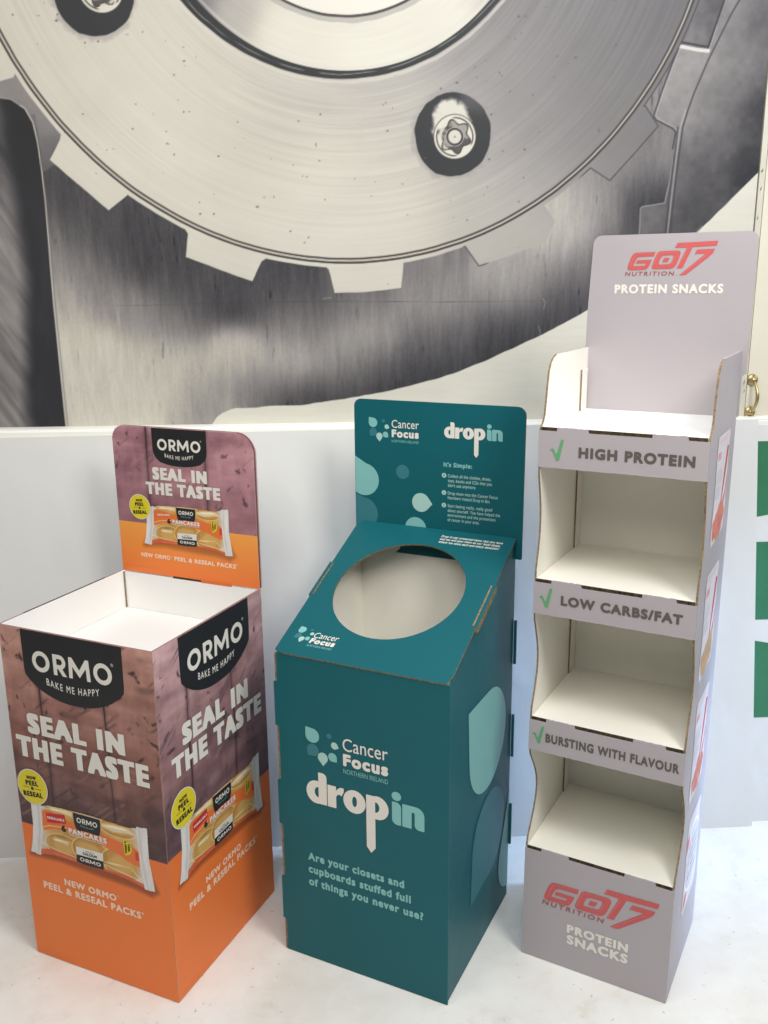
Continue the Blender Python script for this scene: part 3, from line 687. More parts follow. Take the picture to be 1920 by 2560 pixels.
PACKM = attr_mat('pack_print', .45, .4)
def pack_paint():
    h = .001; x0, y0, x1, y1 = .010, .250, .364, .416
    nx, ny = int((x1 - x0) / h) + 1, int((y1 - y0) / h) + 1
    X, Y = np.meshgrid(x0 + np.arange(nx) * h, y0 + np.arange(ny) * h); aa = .0008
    ins = lambda s, a=aa: 1 - ss(-a, a, s)
    C = np.zeros(X.shape + (3,)) + np.array((206, 160, 92.))
    n1 = fbm(X * 60, Y * 120, 201, 4); n2 = fbm(X * 25, Y * 40, 203, 3)
    C += (n1 * 74 + n2 * 54)[..., None] * np.array((1, .9, .7))
    # pancakes seen through the film
    for (px, py, rx, ry) in ((.115, .305, .05, .030), (.19, .312, .05, .034), (.275, .305, .055, .036), (.12, .385, .06, .022), (.27, .388, .05, .02)):
        s = s_ell(X, Y, px, py, rx, ry); C = mix(C, (190, 136, 62), ins(s, .008) * .75); C = mix(C, (226, 186, 112), ins(s + .012 + n2 * .02, .008) * .6); C = mix(C, (240, 212, 140), ins(np.abs(s) - .0012, .0012) * .8); C = mix(C, (150, 100, 42), ins(np.abs(s + .003) - .001, .002) * .4)
    # white film at the ends and upper shine
    film = np.maximum(ss(.086, .058, X + (.33 - Y) * .1), ss(.298, .325, X + np.abs(Y - .33) * .25 - .01)); C = mix(C, (214, 208, 206), film * .8 * (0.55 + .45 * (n2 > -.05)))
    C = mix(C, (246, 232, 196), ins(s_poly(X, Y, [(.066, .397), (.12, .399), (.15, .398), (.15, .384), (.10, .390)]) + n1 * .006, .004) * .8)
    C = mix(C, (246, 232, 196), ins(s_poly(X, Y, [(.225, .394), (.30, .397), (.315, .385), (.26, .378), (.228, .383)]) + n1 * .006, .004) * .75)
    # orange label band, red foot
    band = [(.064, .379), (.075, .386), (.10, .384), (.15, .372), (.152, .374), (.2236, .366), (.26, .361), (.315, .352), (.324, .345), (.324, .309), (.30, .314), (.25, .331), (.20, .343), (.14, .346), (.095, .343), (.062, .332)]
    C = mix(C, (232, 118, 56), ins(s_poly(X, Y, band) + n1 * .004)); C = mix(C, (212, 60, 42), ins(s_box(X, Y, .311, .325, .324, .346)) * .9)
    foot = [(.046, .262), (.05, .284), (.09, .290), (.15, .2885), (.22, .284), (.28, .280), (.333, .274), (.333, .25), (.046, .25)]
    C = mix(C, (214, 92, 58), ins(s_poly(X, Y, foot) + n2 * .006) * .9); C = mix(C, (236, 150, 120), ins(np.abs(Y - .2815 + (X - .1) * .02) - .0013) * (X > .085) * (X < .148) * ((X * 300 % 1) > .3) * .7)
    # light seams on the film
    for P in ([(.05, .335), (.08, .348), (.13, .355)], [(.05, .30), (.10, .290), (.15, .287)], [(.225, .292), (.28, .284), (.32, .278)], [(.30, .30), (.315, .285), (.33, .28)]):
        for (ax, ay), (bx, by) in zip(P[:-1], P[1:]):
            t = np.clip(((X - ax) * (bx - ax) + (Y - ay) * (by - ay)) / ((bx - ax) ** 2 + (by - ay) ** 2), 0, 1)
            C = mix(C, (244, 226, 178), ins(np.hypot(X - ax - (bx - ax) * t, Y - ay - (by - ay) * t) - .0012, .0012) * .75)
    for hx_, hy_, L2, hh in ((.10, .391, .03, .0022), (.265, .390, .03, .0024), (.25, .300, .035, .0018), (.105, .318, .02, .0015)):
        C = mix(C, (255, 248, 226), ins(s_ell(X, Y, hx_, hy_ + (X - hx_) * .06, L2, hh) + n1 * .003, .0016) * .8)
    # nutrition dots
    for k in range(5): C = mix(C, (240, 236, 214), ins(np.abs(np.hypot(X - .094 - k * .0082, Y - .318 + k * .0004) - .0034) - .0008) * .9)
    C = mix(C, (96, 128, 60), ins(s_box(X, Y, .10, .3255, .124, .329)) * .6)
    # crimped ends
    lc = [(.034, .3925), (.0645, .3945), (.0605, .33), (.0455, .2655), (.018, .268), (.027, .30), (.0335, .34)]
    rc = [(.3192, .4075), (.3478, .409), (.3465, .34), (.356, .262), (.3290, .2595), (.3215, .31)]
    sl, sr = s_poly(X, Y, lc), s_poly(X, Y, rc)
    saw = .0007 * np.sin(Y * 2 * math.pi / .0036)
    for s, xm in ((sl, .044), (sr, .335)):
        tone = 226 + fbm(X * 90, Y * 30, 207, 3) * 26
        C = C * (1 - ins(s + saw)[..., None]) + (tone[..., None] * np.array((1, .985, .97))) * ins(s + saw)[..., None]
    fold = np.interp(Y, [.26, .33, .41], [.0385, .0525, .0565]); C = mix(C, (190, 186, 186), ins(np.abs(X - fold) - .0025, .003) * ins(sl) * .6)
    fold2 = np.interp(Y, [.26, .33, .41], [.3375, .3285, .326]); C = mix(C, (196, 192, 190), ins(np.abs(X - fold2) - .0025, .003) * ins(sr) * .55)
    body = [(.064, .393), (.085, .398), (.12, .400), (.19, .4025), (.27, .3998), (.30, .399), (.319, .4035), (.333, .262), (.29, .271), (.24, .2755), (.20, .277), (.14, .2755), (.09, .276), (.06, .272), (.046, .266)]
    keep = np.minimum(np.minimum(s_poly(X, Y, body), sl + saw), sr + saw) < .0002
    return C, x0, y0, h, keep
PK = pack_paint()
def art_pack(parent, fr, f, shrink=False):
    """pancake packet picture; f maps the packet's own coordinates onto the panel"""
    C, x0, y0, h, keep = PK
    o = sheet('pack_picture', fr, x0, y0, h, C, PACKM, .0012, parent, keep, fn=lambda X, Y: f(X, Y))
    sc_ = lambda P: [f(x, y) for x, y in P]
    class G:      # a frame seen through f
        def p(s, x, y, d=0.0): return fr.p(*f(x, y), d)
    g = G(); mb = MB(); d = .0017
    if not shrink: flat(mb, g, [(.0755, .3783), (.0774, .3559), (.1306, .3650), (.1285, .3862)], RED, d)
    text(mb, g, 'RESEALABLE', .079, .127, .3675, .3735, INK, d + .0004, bold=.05, res=12, rot=.08)
    flat(mb, g, badge_loop(.189, .0725, .398, .3745, .3598), BLACK, d)
    flat(mb, g, [(.1531, .3995), (.1531, .4008), (.2256, .4008), (.2256, .3995)], INK, d)
    logo_ormo(mb, g, .1615, .217, .3770, .3895, INK, d + .0004)
    text(mb, g, 'BAKE ME HAPPY', .171, .208, .3682, .3715, LTEAL, d + .0004, res=10, bend=.002)
    text(mb, g, '6', .1155, .1285, .3435, .3595, BLACK, d, bold=.06, res=14)
    text(mb, g, 'PANCAKES', .1363, .2393, .3455, .3582, INK, d + .0006, bold=.075, square=True, res=16)
    text(mb, g, 'MADE WITH FRESH BUTTERMILK', .138, .2375, .3405, .3437, INK, d + .0006, bold=.02, res=8)
    flat(mb, g, [(.1506, .2969), (.2241, .2986), (.2252, .3182), (.1518, .3168)], INK, d)
    text(mb, g, 'CALCIUM', .169, .2075, .3010, .3075, BLACK, d + .0004, bold=.05, res=12); text(mb, g, 'SOURCE OF', .177, .2, .3095, .3122, BLACK, d + .0004, res=8)
    flat(mb, g, [(.1500, .2790), (.1560, .2775), (.187, .2768), (.2231, .2785), (.2241, .2983), (.1506, .2966)], BLACK, d)
    logo_ormo(mb, g, .160, .2165, .2835, .2925, INK, d + .0004)
    flat(mb, g, [(.2817, .3694), (.2841, .3304), (.293, .3325), (.3005, .3385), (.3043, .3482), (.302, .357), (.2955, .3635)], YELLOW, d)
    for s, xo in (('PEEL', .2965), ('& RESEAL', .2885)):
        L = .009 if s == 'PEEL' else .0145
        text(mb, g, s, -L, L, -.0028, .0028, BLACK, d + .0004, bold=.06, res=10, flip=lambda X, Y, xo=xo: (xo + Y, .350 - X))
    mb.build('pack_lettering', parent)
    return o

def art_caption(parent, fr, lines, small):
    mb = MB()
    for s, x0, x1, y0, y1 in lines:
        hh = y1 - y0
        if s.endswith('®'): text(mb, fr, '®', x1 + hh * .1, x1 + hh * .42, y0 + hh * .68, y1, PALEINK, .0010, res=10); s = s[:-1]
        if s.endswith('*'): text(mb, fr, '*', x1 - hh * .3, x1, y0 + hh * .55, y0 + hh * 1.02, PALEINK, .0010, res=10, bold=.03); s = s[:-1]; x1 -= hh * .42
        text(mb, fr, s, x0, x1, y0, y1, PALEINK, .0010, bold=.05, res=16)
    text(mb, fr, '*ORMO 6 PACK PANCAKES & PMP ONLY', *small, FAINT, .0010, res=8)
    return mb.build('caption_lettering', parent)

WOODM = attr_mat('wood_print', .5, .4)
def wood_paint(wd, y0, y1, split, top, mid, low, seed, shadow, pk, light=0.0, lines=(.099, .262)):
    h = .0019; nx, ny = int(wd / h) + 2, int((y1 - y0) / h) + 2
    hx = wd / (nx - 1)
    X, Y = np.meshgrid(np.arange(nx) * hx, y0 + np.arange(ny) * h)
    k = np.clip((Y - split) / (y1 - split), 0, 1)
    C = ramp(k + fbm(X * 7, Y * 5, seed, 3) * .22, [(0, low), (.45, mid), (1, top)])
    g = fbm(X * 9, Y * 42, seed + 3, 4) * 46 + fbm(X * 30, Y * 30, seed + 7, 4) * 30 + fbm(X * 80, Y * 14, seed + 8, 3) * 16
    C = C + 1.4 * g[..., None] * np.array((1, .88, .86)) * (.55 + .45 * k[..., None])
    RX, RY = X * .79 + Y * .61, Y * .79 - X * .61
    spots = fbm(RX * 52 + fbm(X * 20, Y * 20, seed + 41, 2) * 3, RY * 47, seed + 11, 4); C = mix(C, np.array(low) * .66, ss(-.20, -.34, spots) * .8)
    scr = fbm(RX * 16 + fbm(Y * 14, X * 14, seed + 45, 3) * 2.5, RY * 90, seed + 43, 4); C = mix(C, np.array(low) * .8, ss(-.16, -.34, scr) * .5); C = mix(C, np.array(top) * 1.08, ss(.2, .36, scr) * .35)
    big = fbm(X * 11, Y * 16, seed + 13, 3); C = mix(C, np.array(low) * .9, ss(-.16, -.36, big) * .55); C = mix(C, np.array(top) * 1.05, ss(.15, .38, big) * .3)
    for i, lx in enumerate(lines):
        wob = fbm(Y * 6, 0 * Y + i, seed + 17, 3) * .012
        dd = np.abs(X - lx - wob); C = mix(C, (38, 27, 30), (1 - ss(.0009, .0032, dd)) * (.45 + .55 * ss(-.2, .2, fbm(Y * 14, 0 * Y + 5, seed + 19, 2))))
        C = mix(C, (70, 50, 52), (1 - ss(.002, .012, dd)) * .3)
    # short cracks across the boards
    r2 = np.random.default_rng(seed)
    for q in range(4):
        ax, ay = r2.uniform(0, wd), r2.uniform(split + .02, y1); bx, by = ax + r2.uniform(-.02, .03), ay - r2.uniform(.02, .05)
        t = np.clip(((X - ax) * (bx - ax) + (Y - ay) * (by - ay)) / ((bx - ax) ** 2 + (by - ay) ** 2), 0, 1)
        C = mix(C, (52, 38, 42), (1 - ss(.0004, .003, np.hypot(X - ax - (bx - ax) * t, Y - ay - (by - ay) * t) + fbm(X * 60, Y * 60, seed + q, 3) * .018)) * .6 * ss(-.2, .15, fbm(X * 50, Y * 50, seed + q + 40, 2)))
    wear = np.maximum(1 - ss(.0006, .0022, X), 1 - ss(.0006, .0022, wd - X)) * (.35 + .65 * ss(-.15, .25, fbm(Y * 30, 0 * Y, seed + 70, 3))); top_w = 1 - ss(.0005, .0022, y1 - Y)
    o = 1 - ss(-.0008, .0008, Y - split)
    oc = ramp(np.clip((Y - y0) / (split - y0), 0, 1), [(0, (246, 130, 62)), (.5, (242, 126, 58)), (1, (234, 118, 54))] if not light else [(0, (240, 122, 54)), (1, (246, 164, 74))])
    C = C * (1 - o[..., None]) + oc * o[..., None]
    sh = s_poly(X, Y, [pk(x, y) for x, y in ((.03, .285), (.018, .262), (.10, .268), (.20, .262), (.30, .258), (.345, .250), (.36, .262), (.34, .30))])
    C = mix(C, (96, 44, 24), (1 - ss(-.004, .012, sh)) * shadow * o)
    C = mix(C, (236, 206, 190), wear * .55); C = mix(C, (222, 190, 186), top_w * .5)
    return C, h, hx
def wood_sheet(parent, fr, wd, y0, y1, split, d=.0004, mask=None, name='wood_print', **a):
    C, h, hx = wood_paint(wd, y0, y1, split, **a)
    ny, nx = C.shape[:2]
    def fn(X, Y): return (X / h * hx, np.minimum(Y, y1))
    keep = mask(*np.meshgrid(np.arange(nx) * hx, np.minimum(y0 + np.arange(ny) * h, y1))) if mask else None
    return sheet(name, fr, 0, y0, h, C, WOODM, d, parent, keep, fn=fn)

# ------------------------------------------------------------------ pancake bin
OW, OD, OH_, T = .3931, .3989, .8020, .004
a = R(-27.0048); exo = np.array((math.cos(a), math.sin(a))); eyo = np.array((-math.sin(a), math.cos(a)))
c = np.array((-.3577, -.5412)) - exo * OW / 2 + eyo * OD / 2
bin1 = thing('dump_bin', 'open orange and plum cardboard dump bin with black badges and a pancake pack picture', 'display bin', (c[0], c[1], .0012), a)
OF = Fr((-OW / 2, -OD / 2, 0), (1, 0, 0), (0, 0, 1)); OR_ = Fr((OW / 2, -OD / 2, 0), (0, 1, 0), (0, 0, 1))
OB = Fr((-OW / 2, OD / 2, 0), (1, 0, 0), (0, 0, 1)); OL = Fr((-OW / 2, OD / 2, 0), (0, -1, 0), (0, 0, 1))
OBo = Fr((OW / 2, OD / 2, 0), (-1, 0, 0), (0, 0, 1))
mb = MB(); panel(mb, OF, rrect(0, 0, OW, OH_, 0), T, PLUM, WHITE, PLUM); fp = mb.build('front_panel', bin1)
idf = lambda x, y: (x, y)
woodF = dict(top=(194, 146, 132), mid=(140, 94, 85), low=(80, 58, 60), seed=301, shadow=.55)
wood_sheet(fp, OF, OW, 0, OH_, .3375, pk=idf, **woodF)
art_badge(fp, OF, .190, .26, .8012)
art_slogan(fp, OF, (.052, .3085, .5645, .6115), (.0145, .3640, .5045, .5545))
art_sticker(fp, OF, .0462, .4345, .0425)
art_pack(fp, OF, idf)
art_caption(fp, OF, [('NEW ORMO®', .107, .2495, .2075, .2240), ('PEEL & RESEAL PACKS*', .0445, .3200, .1830, .2005)], (.0024, .1135, .0085, .0118))
mb = MB(); panel(mb, OR_, rrect(T, 0, OD, OH_, 0), T, PLUM, WHITE, PLUM); rp = mb.build('side_panel', bin1)
rmap = lambda x, y: (x * .985 + .0125, y)
wood_sheet(rp, OR_, OD, 0, OH_, .3420, pk=rmap, top=(196, 158, 160), mid=(144, 106, 108), low=(92, 70, 76), seed=347, shadow=.5)
art_badge(rp, OR_, .2105, .26, .8012)
art_slogan(rp, OR_, (.073, .3225, .567, .614), (.0330, .3760, .5075, .5555))
art_sticker(rp, OR_, .0602, .4330, .0432)
art_pack(rp, OR_, rmap)
art_caption(rp, OR_, [('NEW ORMO®', .1213, .2610, .2100, .2258), ('PEEL & RESEAL PACKS*', .0583, .3300, .1860, .2030)], (.012, .13, .0085, .0118))
mb = MB(); panel(mb, OL, rrect(0, 0, OD - T, OH_, 0), T, PLUM, WHITE, PLUM)
mb.add([(-OW / 2 - .0005, OD / 2 - .33, OH_ + .0006), (-OW / 2 + T * .9, OD / 2 - .33, OH_ + .0006), (-OW / 2 + T * .9, OD / 2 - .07, OH_ + .0006), (-OW / 2 - .0005, OD / 2 - .07, OH_ + .0006)], [(0, 1, 2, 3)], BLACK)
lp = mb.build('side_panel', bin1)
wood_sheet(lp, OL, OD, 0, OH_, .3420, pk=rmap, top=(196, 158, 160), mid=(144, 106, 108), low=(92, 70, 76), seed=377, shadow=.5)
art_badge(lp, OL, .2, .26, .8012)
mb = MB(); panel(mb, OBo, rrect(T, 0, OW - T, OH_ - .002, 0), T, PLUM, WHITE, WHITE); mb.build('back_panel', bin1)
mb = MB(); mb.box((-OW / 2 + T + .001, -OD / 2 + T + .001, .702), (OW / 2 - T - .001, OD / 2 - T - .001, .7056), WHITE); mb.build('inner_tray', bin1)
mb = MB()   # cut ends of the liner in the two back corners
mb.box((-OW / 2 + T + .0005, OD / 2 - T - .0035, .706), (-OW / 2 + T + .003, OD / 2 - T - .0008, OH_ - .003), KRAFT); mb.build('liner_edge', bin1)
# header card
HB = .8025; HT = 1.1635
hl = rrect(.0012, HB, OW + .0005, HT, (0, .004, .046, .034), 12)
mb = MB(); panel(mb, OB, hl, .004, PLUM, WHITE, mat('header_card_edge', (206, 182, 178), .7, .2, var=.1, scale=90), d=-.003); hp = mb.build('header_panel', bin1)
hmap = lambda x, y: (.0745 + (x - .0189) * .744, .8725 + (y - .2604) * .752)
OBh = Fr((-OW / 2, OD / 2 - .003, 0), (1, 0, 0), (0, 0, 1))
wood_sheet(hp, OBh, OW, HB, HT, .9287, pk=hmap, top=(178, 130, 138), mid=(170, 124, 132), low=(150, 104, 112), seed=411, shadow=.4, light=1.0,
           mask=lambda X, Y: s_poly(X, Y, hl) < 0.0004)
art_badge(hp, OBh, .1935, .1515, 1.1622)
art_slogan(hp, OBh, (.113, .2655, 1.0395, 1.0690), (.0910, .2995, 1.0030, 1.0325))
art_sticker(hp, OBh, .0693, .9688, .0312)
art_pack(hp, OBh, hmap, True)
art_caption(hp, OBh, [('NEW ORMO®', .0620, .1475, .8440, .8548), ('PEEL & RESEAL PACKS*', .1590, .3360, .8440, .8548)], (.010, .1195, .8160, .8198))
mb = MB()    # locking slots under the header
for x0, x1 in ((.152, .232),):
    flat(mb, OBh, [(x0, HB - .0035), (x1, HB - .0035), (x1, HB + .0015), (x0, HB + .0015)], DARKKRAFT, .0012)
for x0, x1 in ((.232, .318),):
    flat(mb, OBh, [(x0, HB - .0045), (x1, HB - .0045), (x1, HB + .002), (x0, HB + .002)], ORANGE, .0014)
mb.build('locking_tab', hp)

# ------------------------------------------------------------------ teal collection bin
DW, DD, HF, HBk = .40, .3974, .7324, .9202
a = R(-29.2903); exd = np.array((math.cos(a), math.sin(a))); eyd = np.array((-math.sin(a), math.cos(a)))
c = np.array((.2118, -.5865)) - exd * DW / 2 + eyd * DD / 2
bin2 = thing('collection_bin', 'teal cardboard clothes collection bin with round hole in its sloping lid', 'collection bin', (c[0], c[1], .0012), a)
DF = Fr((-DW / 2, -DD / 2, 0), (1, 0, 0), (0, 0, 1)); DR = Fr((DW / 2, -DD / 2, 0), (0, 1, 0), (0, 0, 1))
DB = Fr((-DW / 2, DD / 2, 0), (1, 0, 0), (0, 0, 1)); DBo = Fr((DW / 2, DD / 2, 0), (-1, 0, 0), (0, 0, 1)); DL = Fr((-DW / 2, DD / 2, 0), (0, -1, 0), (0, 0, 1))
SLn = math.hypot(DD, HBk - HF)
DS = Fr((-DW / 2, -DD / 2, HF), (1, 0, 0), (0, DD / SLn, (HBk - HF) / SLn))

def mark_focus(mb, fr, x0, y0, k, d, shear=0.0):
    f = lambda x, y: (x0 + (x - .0722) * k + shear * (y - .49) * k, y0 + (y - .49) * k)
    g = lambda L: [f(x, y) for x, y in L]
    flat(mb, fr, g(drop(.0885, .5585, .0167, .0722, .5771)), LTEAL, d); flat(mb, fr, g(ell(.1292, .566, .0062, .0062)), MTEAL, d)
    flat(mb, fr, g(drop(.0890, .5252, .0145, .0757, .5105)), MTEAL, d); flat(mb, fr, g(drop(.1415, .5462, .0082, .1520, .5425)), PTEAL, d)
    flat(mb, fr, g(drop(.1128, .5118, .0122, .1133, .4925)), PTEAL, d); flat(mb, fr, g(drop(.1365, .5185, .0103, .1468, .5088)), LTEAL, d)
def logo_dropin(mb, fr, x0, y0, k, d, ky=None):
    ky = ky or k
    f = lambda x, y: (x0 + x * k, y0 + y * ky); h = .0011
    def s_drop(X, Y):
        X = X + .07; Y = Y + .40
        dd = U(SUB(s_ell(X, Y, .0950, .4265, .0250, .0272), np.maximum(s_ell(X, Y, .1002, .4272, .0098, .0122), X - .1)), SUB(s_box(X, Y, .1, .4, .1203, .475), np.maximum(s_box(X, Y, .1095, .4645, .125, .480), -s_ell(X, Y, .1095, .4645, .0108, .0105))))
        r = U(s_box(X, Y, .1222, .4, .1429, .4518), s_poly(X, Y, [(.1425, .427), (.1425, .4395), (.1465, .4470), (.1525, .4512), (.158, .4522), (.1618, .4512), (.1612, .4430), (.1562, .4318), (.151, .4346), (.1465, .4330)]))
        o = SUB(s_ell(X, Y, .1866, .4268, .0264, .0272), s_ell(X, Y, .1869, .4272, .0055, .0122))
        p = U(SUB(s_ell(X, Y, .2405, .4268, .0257, .0272), np.maximum(s_ell(X, Y, .2352, .4272, .0098, .0122), .2352 - X)), s_poly(X, Y, [(.2144, .4525), (.2352, .4525), (.2352, .3295), (.2248, .3165), (.2144, .3295)]))
        return U(dd, r, o, p)
    def s_in(X, Y):
        X = X + .07; Y = Y + .40
        dot = s_ell(X, Y, .2842, .4655, .0108, .0103)
        i = s_poly(X, Y, [(p[0], p[1]) for p in rrect(.2740, .4, .2949, .4522, (.012, 0, .012, 0), 6)])
        n = U(s_box(X, Y, .2974, .4, .3184, .4522), SUB(s_poly(X, Y, rrect(.3100, .4, .3468, .4522, (0, 0, .019, 0), 8)), U(s_box(X, Y, .3180, .39, .3252, .4340), s_ell(X, Y, .3216, .434, .0036, .004))))
        n = SUB(n, np.maximum(s_box(X, Y, .3240, .398, .335, .410), -s_ell(X, Y, .3362, .4112, .0112, .0114)))
        return U(dot, i, n)
    flatV(mb, fr, sd_shape(s_drop, -.002, -.086, .2, .078, h), INK, d, f)
    flatV(mb, fr, sd_shape(s_in, .2, -.004, .28, .08, h), LTEAL, d, f)

# front panel with its row of edge tabs
tabs = [(.0802, 0), (.192, 1), (.3235, 0), (.4335, 1), (.5615, 0), (.6665, 1), (.7324, 0)]
lf = []; z = 0.0
for zt, up_ in tabs:
    x = -.0035 if up_ else .0055
    lf += [(x, z + (.002 if up_ else 0)), (x, zt - (.002 if up_ else 0))]; z = zt
loop = [(DW, 0)] + [(DW, HF)] + list(reversed(lf))
mb = MB(); panel(mb, DF, loop, T, TEAL, CREAM, TEALE); dfp = mb.build('front_panel', bin2)
z = 0.0   # the kraft ends of the side wall that show between the tabs
for zt, up_ in tabs:
    if not up_:
        mb = MB(); mb.box((-DW / 2 + .0005, -DD / 2 + .0006, z + .001), (-DW / 2 + .0052, -DD / 2 + .004, zt - .001), KRAFT); mb.build('side_wall_edge', dfp)
    z = zt
mb = MB(); mark_focus(mb, DF, .0722, .49, 1.0, .0008)
text(mb, DF, 'Cancer', .1611, .2655, .5405, .5690, INK, .0008, bold=.004, res=22, xr=.72)
text(mb, DF, 'Focus', .1615, .2660, .5055, .5335, INK, .0008, bold=.055, res=24, xr=.72)
text(mb, DF, 'NORTHERN IRELAND', .1617, .2655, .4878, .4985, LTEAL, .0008, res=14)
mb.build('charity_logo', dfp)
mb = MB(); logo_dropin(mb, DF, .07, .40, 1.0, .0008); mb.build('wordmark', dfp)
mb = MB()
for s, x1, y0 in (('Are your closets and', .3010, .2535), ('cupboards stuffed full', .3160, .2218), ('of things you never use?', .3448, .1900)):
    text(mb, DF, s, .0685, x1, y0, y0 + .0192, LTEAL, .0008, bold=.045, res=16, xr=.72)
mb.build('question_lettering', dfp)
# sides
side = [(T, 0), (DD, 0), (DD, HBk - .006), (T, HF - .006)]
mb = MB(); panel(mb, DR, side, T, TEAL, CREAM, TEALE, d=-.003); drp = mb.build('side_panel', bin2)
mb = MB(); DRr = Fr((DW / 2 - .003, -DD / 2, 0), (0, 1, 0), (0, 0, 1))
flat(mb, DRr, drop(.236, .503, .1175, .1091, .6225), LTEAL, .0007)
flat(mb, DRr, drop(.252, .258, .108, .1378, .1455, clip=(0, .396, .004)), MTEAL, .0010)
flat(mb, DRr, drop(.415, .118, .090, .412, .30, clip=(0, .3965, .004)), LTEAL, .0014)
mb.build('drop_print', drp)
mb = MB(); panel(mb, DL, [(0, 0), (DD - T, 0), (DD - T, HF - .006), (0, HBk - .006)], T, TEAL, CREAM, TEALE, d=-.002); mb.build('side_panel', bin2)
mb = MB(); panel(mb, DBo, rrect(T, 0, DW - T, HBk - .004, 0), T, TEAL, CREAM, TEALE)
for z0, z1 in ((.6195, .727), (.381, .490), (.144, .2535)): mb.box((DW / 2 - .002, DD / 2 - .001, z0), (DW / 2 + .0042, DD / 2 + .0035, z1), TEAL)
mb.build('back_panel', bin2)
mb = MB(); flat(mb, Fr((-DW / 2, DD / 2 - T, 0), (1, 0, 0), (0, 0, 1)), [(.1005, .8555), (.392, .8555), (.392, .912), (.125, .912), (.1114, .8665)], TEAL, .0012); mb.build('hinge_flap', bin2)
mb = MB(); mb.box((-DW / 2 + T, -DD / 2 + T + .001, .36), (DW / 2 - T - .003, DD / 2 - T - .001, .364), CREAM); mb.build('inner_floor', bin2)
# sloping lid
hole = [(.1945 + .1475 * math.cos(2 * math.pi * k / 96), .2300 + .1505 * math.sin(2 * math.pi * k / 96)) for k in range(96)]
out = [(.0015, -.001), (.3985, -.001), (.3985, SLn + .001), (.0015, SLn + .001)]
mb = MB(); panel(mb, DS, out, T, TEAL, TEAL, KRAFT, d=.004, hole=hole); lid = mb.build('lid', bin2)
DSl = Fr(tuple(DS.o + DS.n * .004), tuple(DS.a), tuple(DS.b))
for sx, x0, x1 in ((1, .3962, .4028), (-1, -.0026, .0040)):     # turned-down flaps at both sides with a slot each
    y0, y1 = (.150, .285) if sx > 0 else (.172, .284)
    mb = MB(); panel(mb, DSl, [(x0, y0), (x1, y0 + .004), (x1, y1 - .004), (x0, y1)], .014, TEAL, TEAL, KRAFT, d=.0012); mb.build('lid_flap', lid)
mb = MB(); flat(mb, DSl, [(.3905, .158), (.3945, .158), (.3945, .28), (.3905, .28)], KRAFT, .0006); mb.build('lid_slot', lid); mb = MB()
flat(mb, DSl, [(.0048, .176), (.0080, .176), (.0080, .281), (.0048, .281)], KRAFT, .0006); mb.build('lid_slot', lid)
mb = MB(); mark_focus(mb, DSl, .0235, .0330, .52, .0007, .12)
text(mb, DSl, 'Cancer', .0690, .1270, .0530, .0680, INK, .0007, bold=.004, res=18, slant=.12, xr=.72)
text(mb, DSl, 'Focus', .0670, .1260, .0370, .0515, INK, .0007, bold=.055, res=18, slant=.12, xr=.72)
text(mb, DSl, 'NORTHERN IRELAND', .0660, .1250, .0275, .0330, LTEAL, .0007, res=10, slant=.12)
mb.build('charity_logo', lid)
mb = MB()
for s, x1, y0 in (('Drop in any unwanted items that you have', .3735, .4130), ('and we will pass them to our local shops,', .3715, .4030), ('where we value each and every donation!', .3700, .3930)):
    text(mb, DSl, s, .2255, x1, y0, y0 + .0072, INK, .0007, bold=.03, res=10, slant=.22, xr=.72)
mb.build('notice_lettering', lid)
# header card behind
hl = rrect(-.0095, .8735, .4115, 1.2192, (.002, .003, .020, .018), 10)
hl = [(x + (y - 1.05) * .004 * (1 if x > .2 else 0), y) for x, y in hl]
mat('grey_card_edge', (120, 116, 118), .8, .2, var=.2, scale=120)
mb = MB(); DH = Fr((-DW / 2, DD / 2 + .005, 0), (1, 0, 0), (0, 0, 1))
panel(mb, DH, hl, .004, TEAL, TEAL, MATS['grey_card_edge'], d=.0042); dhp = mb.build('header_panel', bin2)
DH2 = Fr((-DW / 2, DD / 2 + .0008, 0), (1, 0, 0), (0, 0, 1))
mb = MB(); mark_focus(mb, DH2, .0294, 1.1190, .672, .0006)
text(mb, DH2, 'Cancer', .0889, .1580, 1.1555, 1.1738, INK, .0006, bold=.004, res=18, xr=.72)
text(mb, DH2, 'Focus', .0889, .1580, 1.1332, 1.1515, INK, .0006, bold=.055, res=18, xr=.72)
text(mb, DH2, 'NORTHERN IRELAND', .0885, .1580, 1.1212, 1.1275, LTEAL, .0006, res=10)
mb.build('charity_logo', dhp)
mb = MB(); logo_dropin(mb, DH2, .2209, 1.1403, .503, .0006, .487); mb.build('wordmark', dhp)
mb = MB()
text(mb, DH2, "It's Simple:", .2200, .2895, 1.0735, 1.0840, LTEAL, .0006, bold=.045, res=14, xr=.72)
blocks = [(1.0567, ['Collect all the clothes, shoes,', 'toys, books and CDs that you', "don't use anymore."], [.3353, .3374, .2999]),
          (1.0162, ['Drop them into the Cancer Focus', 'Northern Ireland Drop In Bin.'], [.3516, .3340]),
          (.9863, ['Start feeling really, really good', 'about yourself. You have helped the', 'environment and the prevention', 'of cancer in your area.'], [.3390, .3583, .3475, .3090])]
for q, (top, lines, ends) in enumerate(blocks):
    for k, (s, e) in enumerate(zip(lines, ends)): text(mb, DH2, s, .2310, e, top - .0111 * k - .0075, top - .0111 * k, PTEAL, .0006, bold=.012, res=10, xr=.72)
    flat(mb, DH2, ell(.2215, top - .0036, .0056, .0056), PTEAL, .0006); text(mb, DH2, str(q + 1), .2203, .2227, top - .0062, top - .0010, TEAL, .0009, bold=.03, res=10)
mb.build('instruction_lettering', dhp)
mb = MB(); cl = (-.0085, .41, .876)
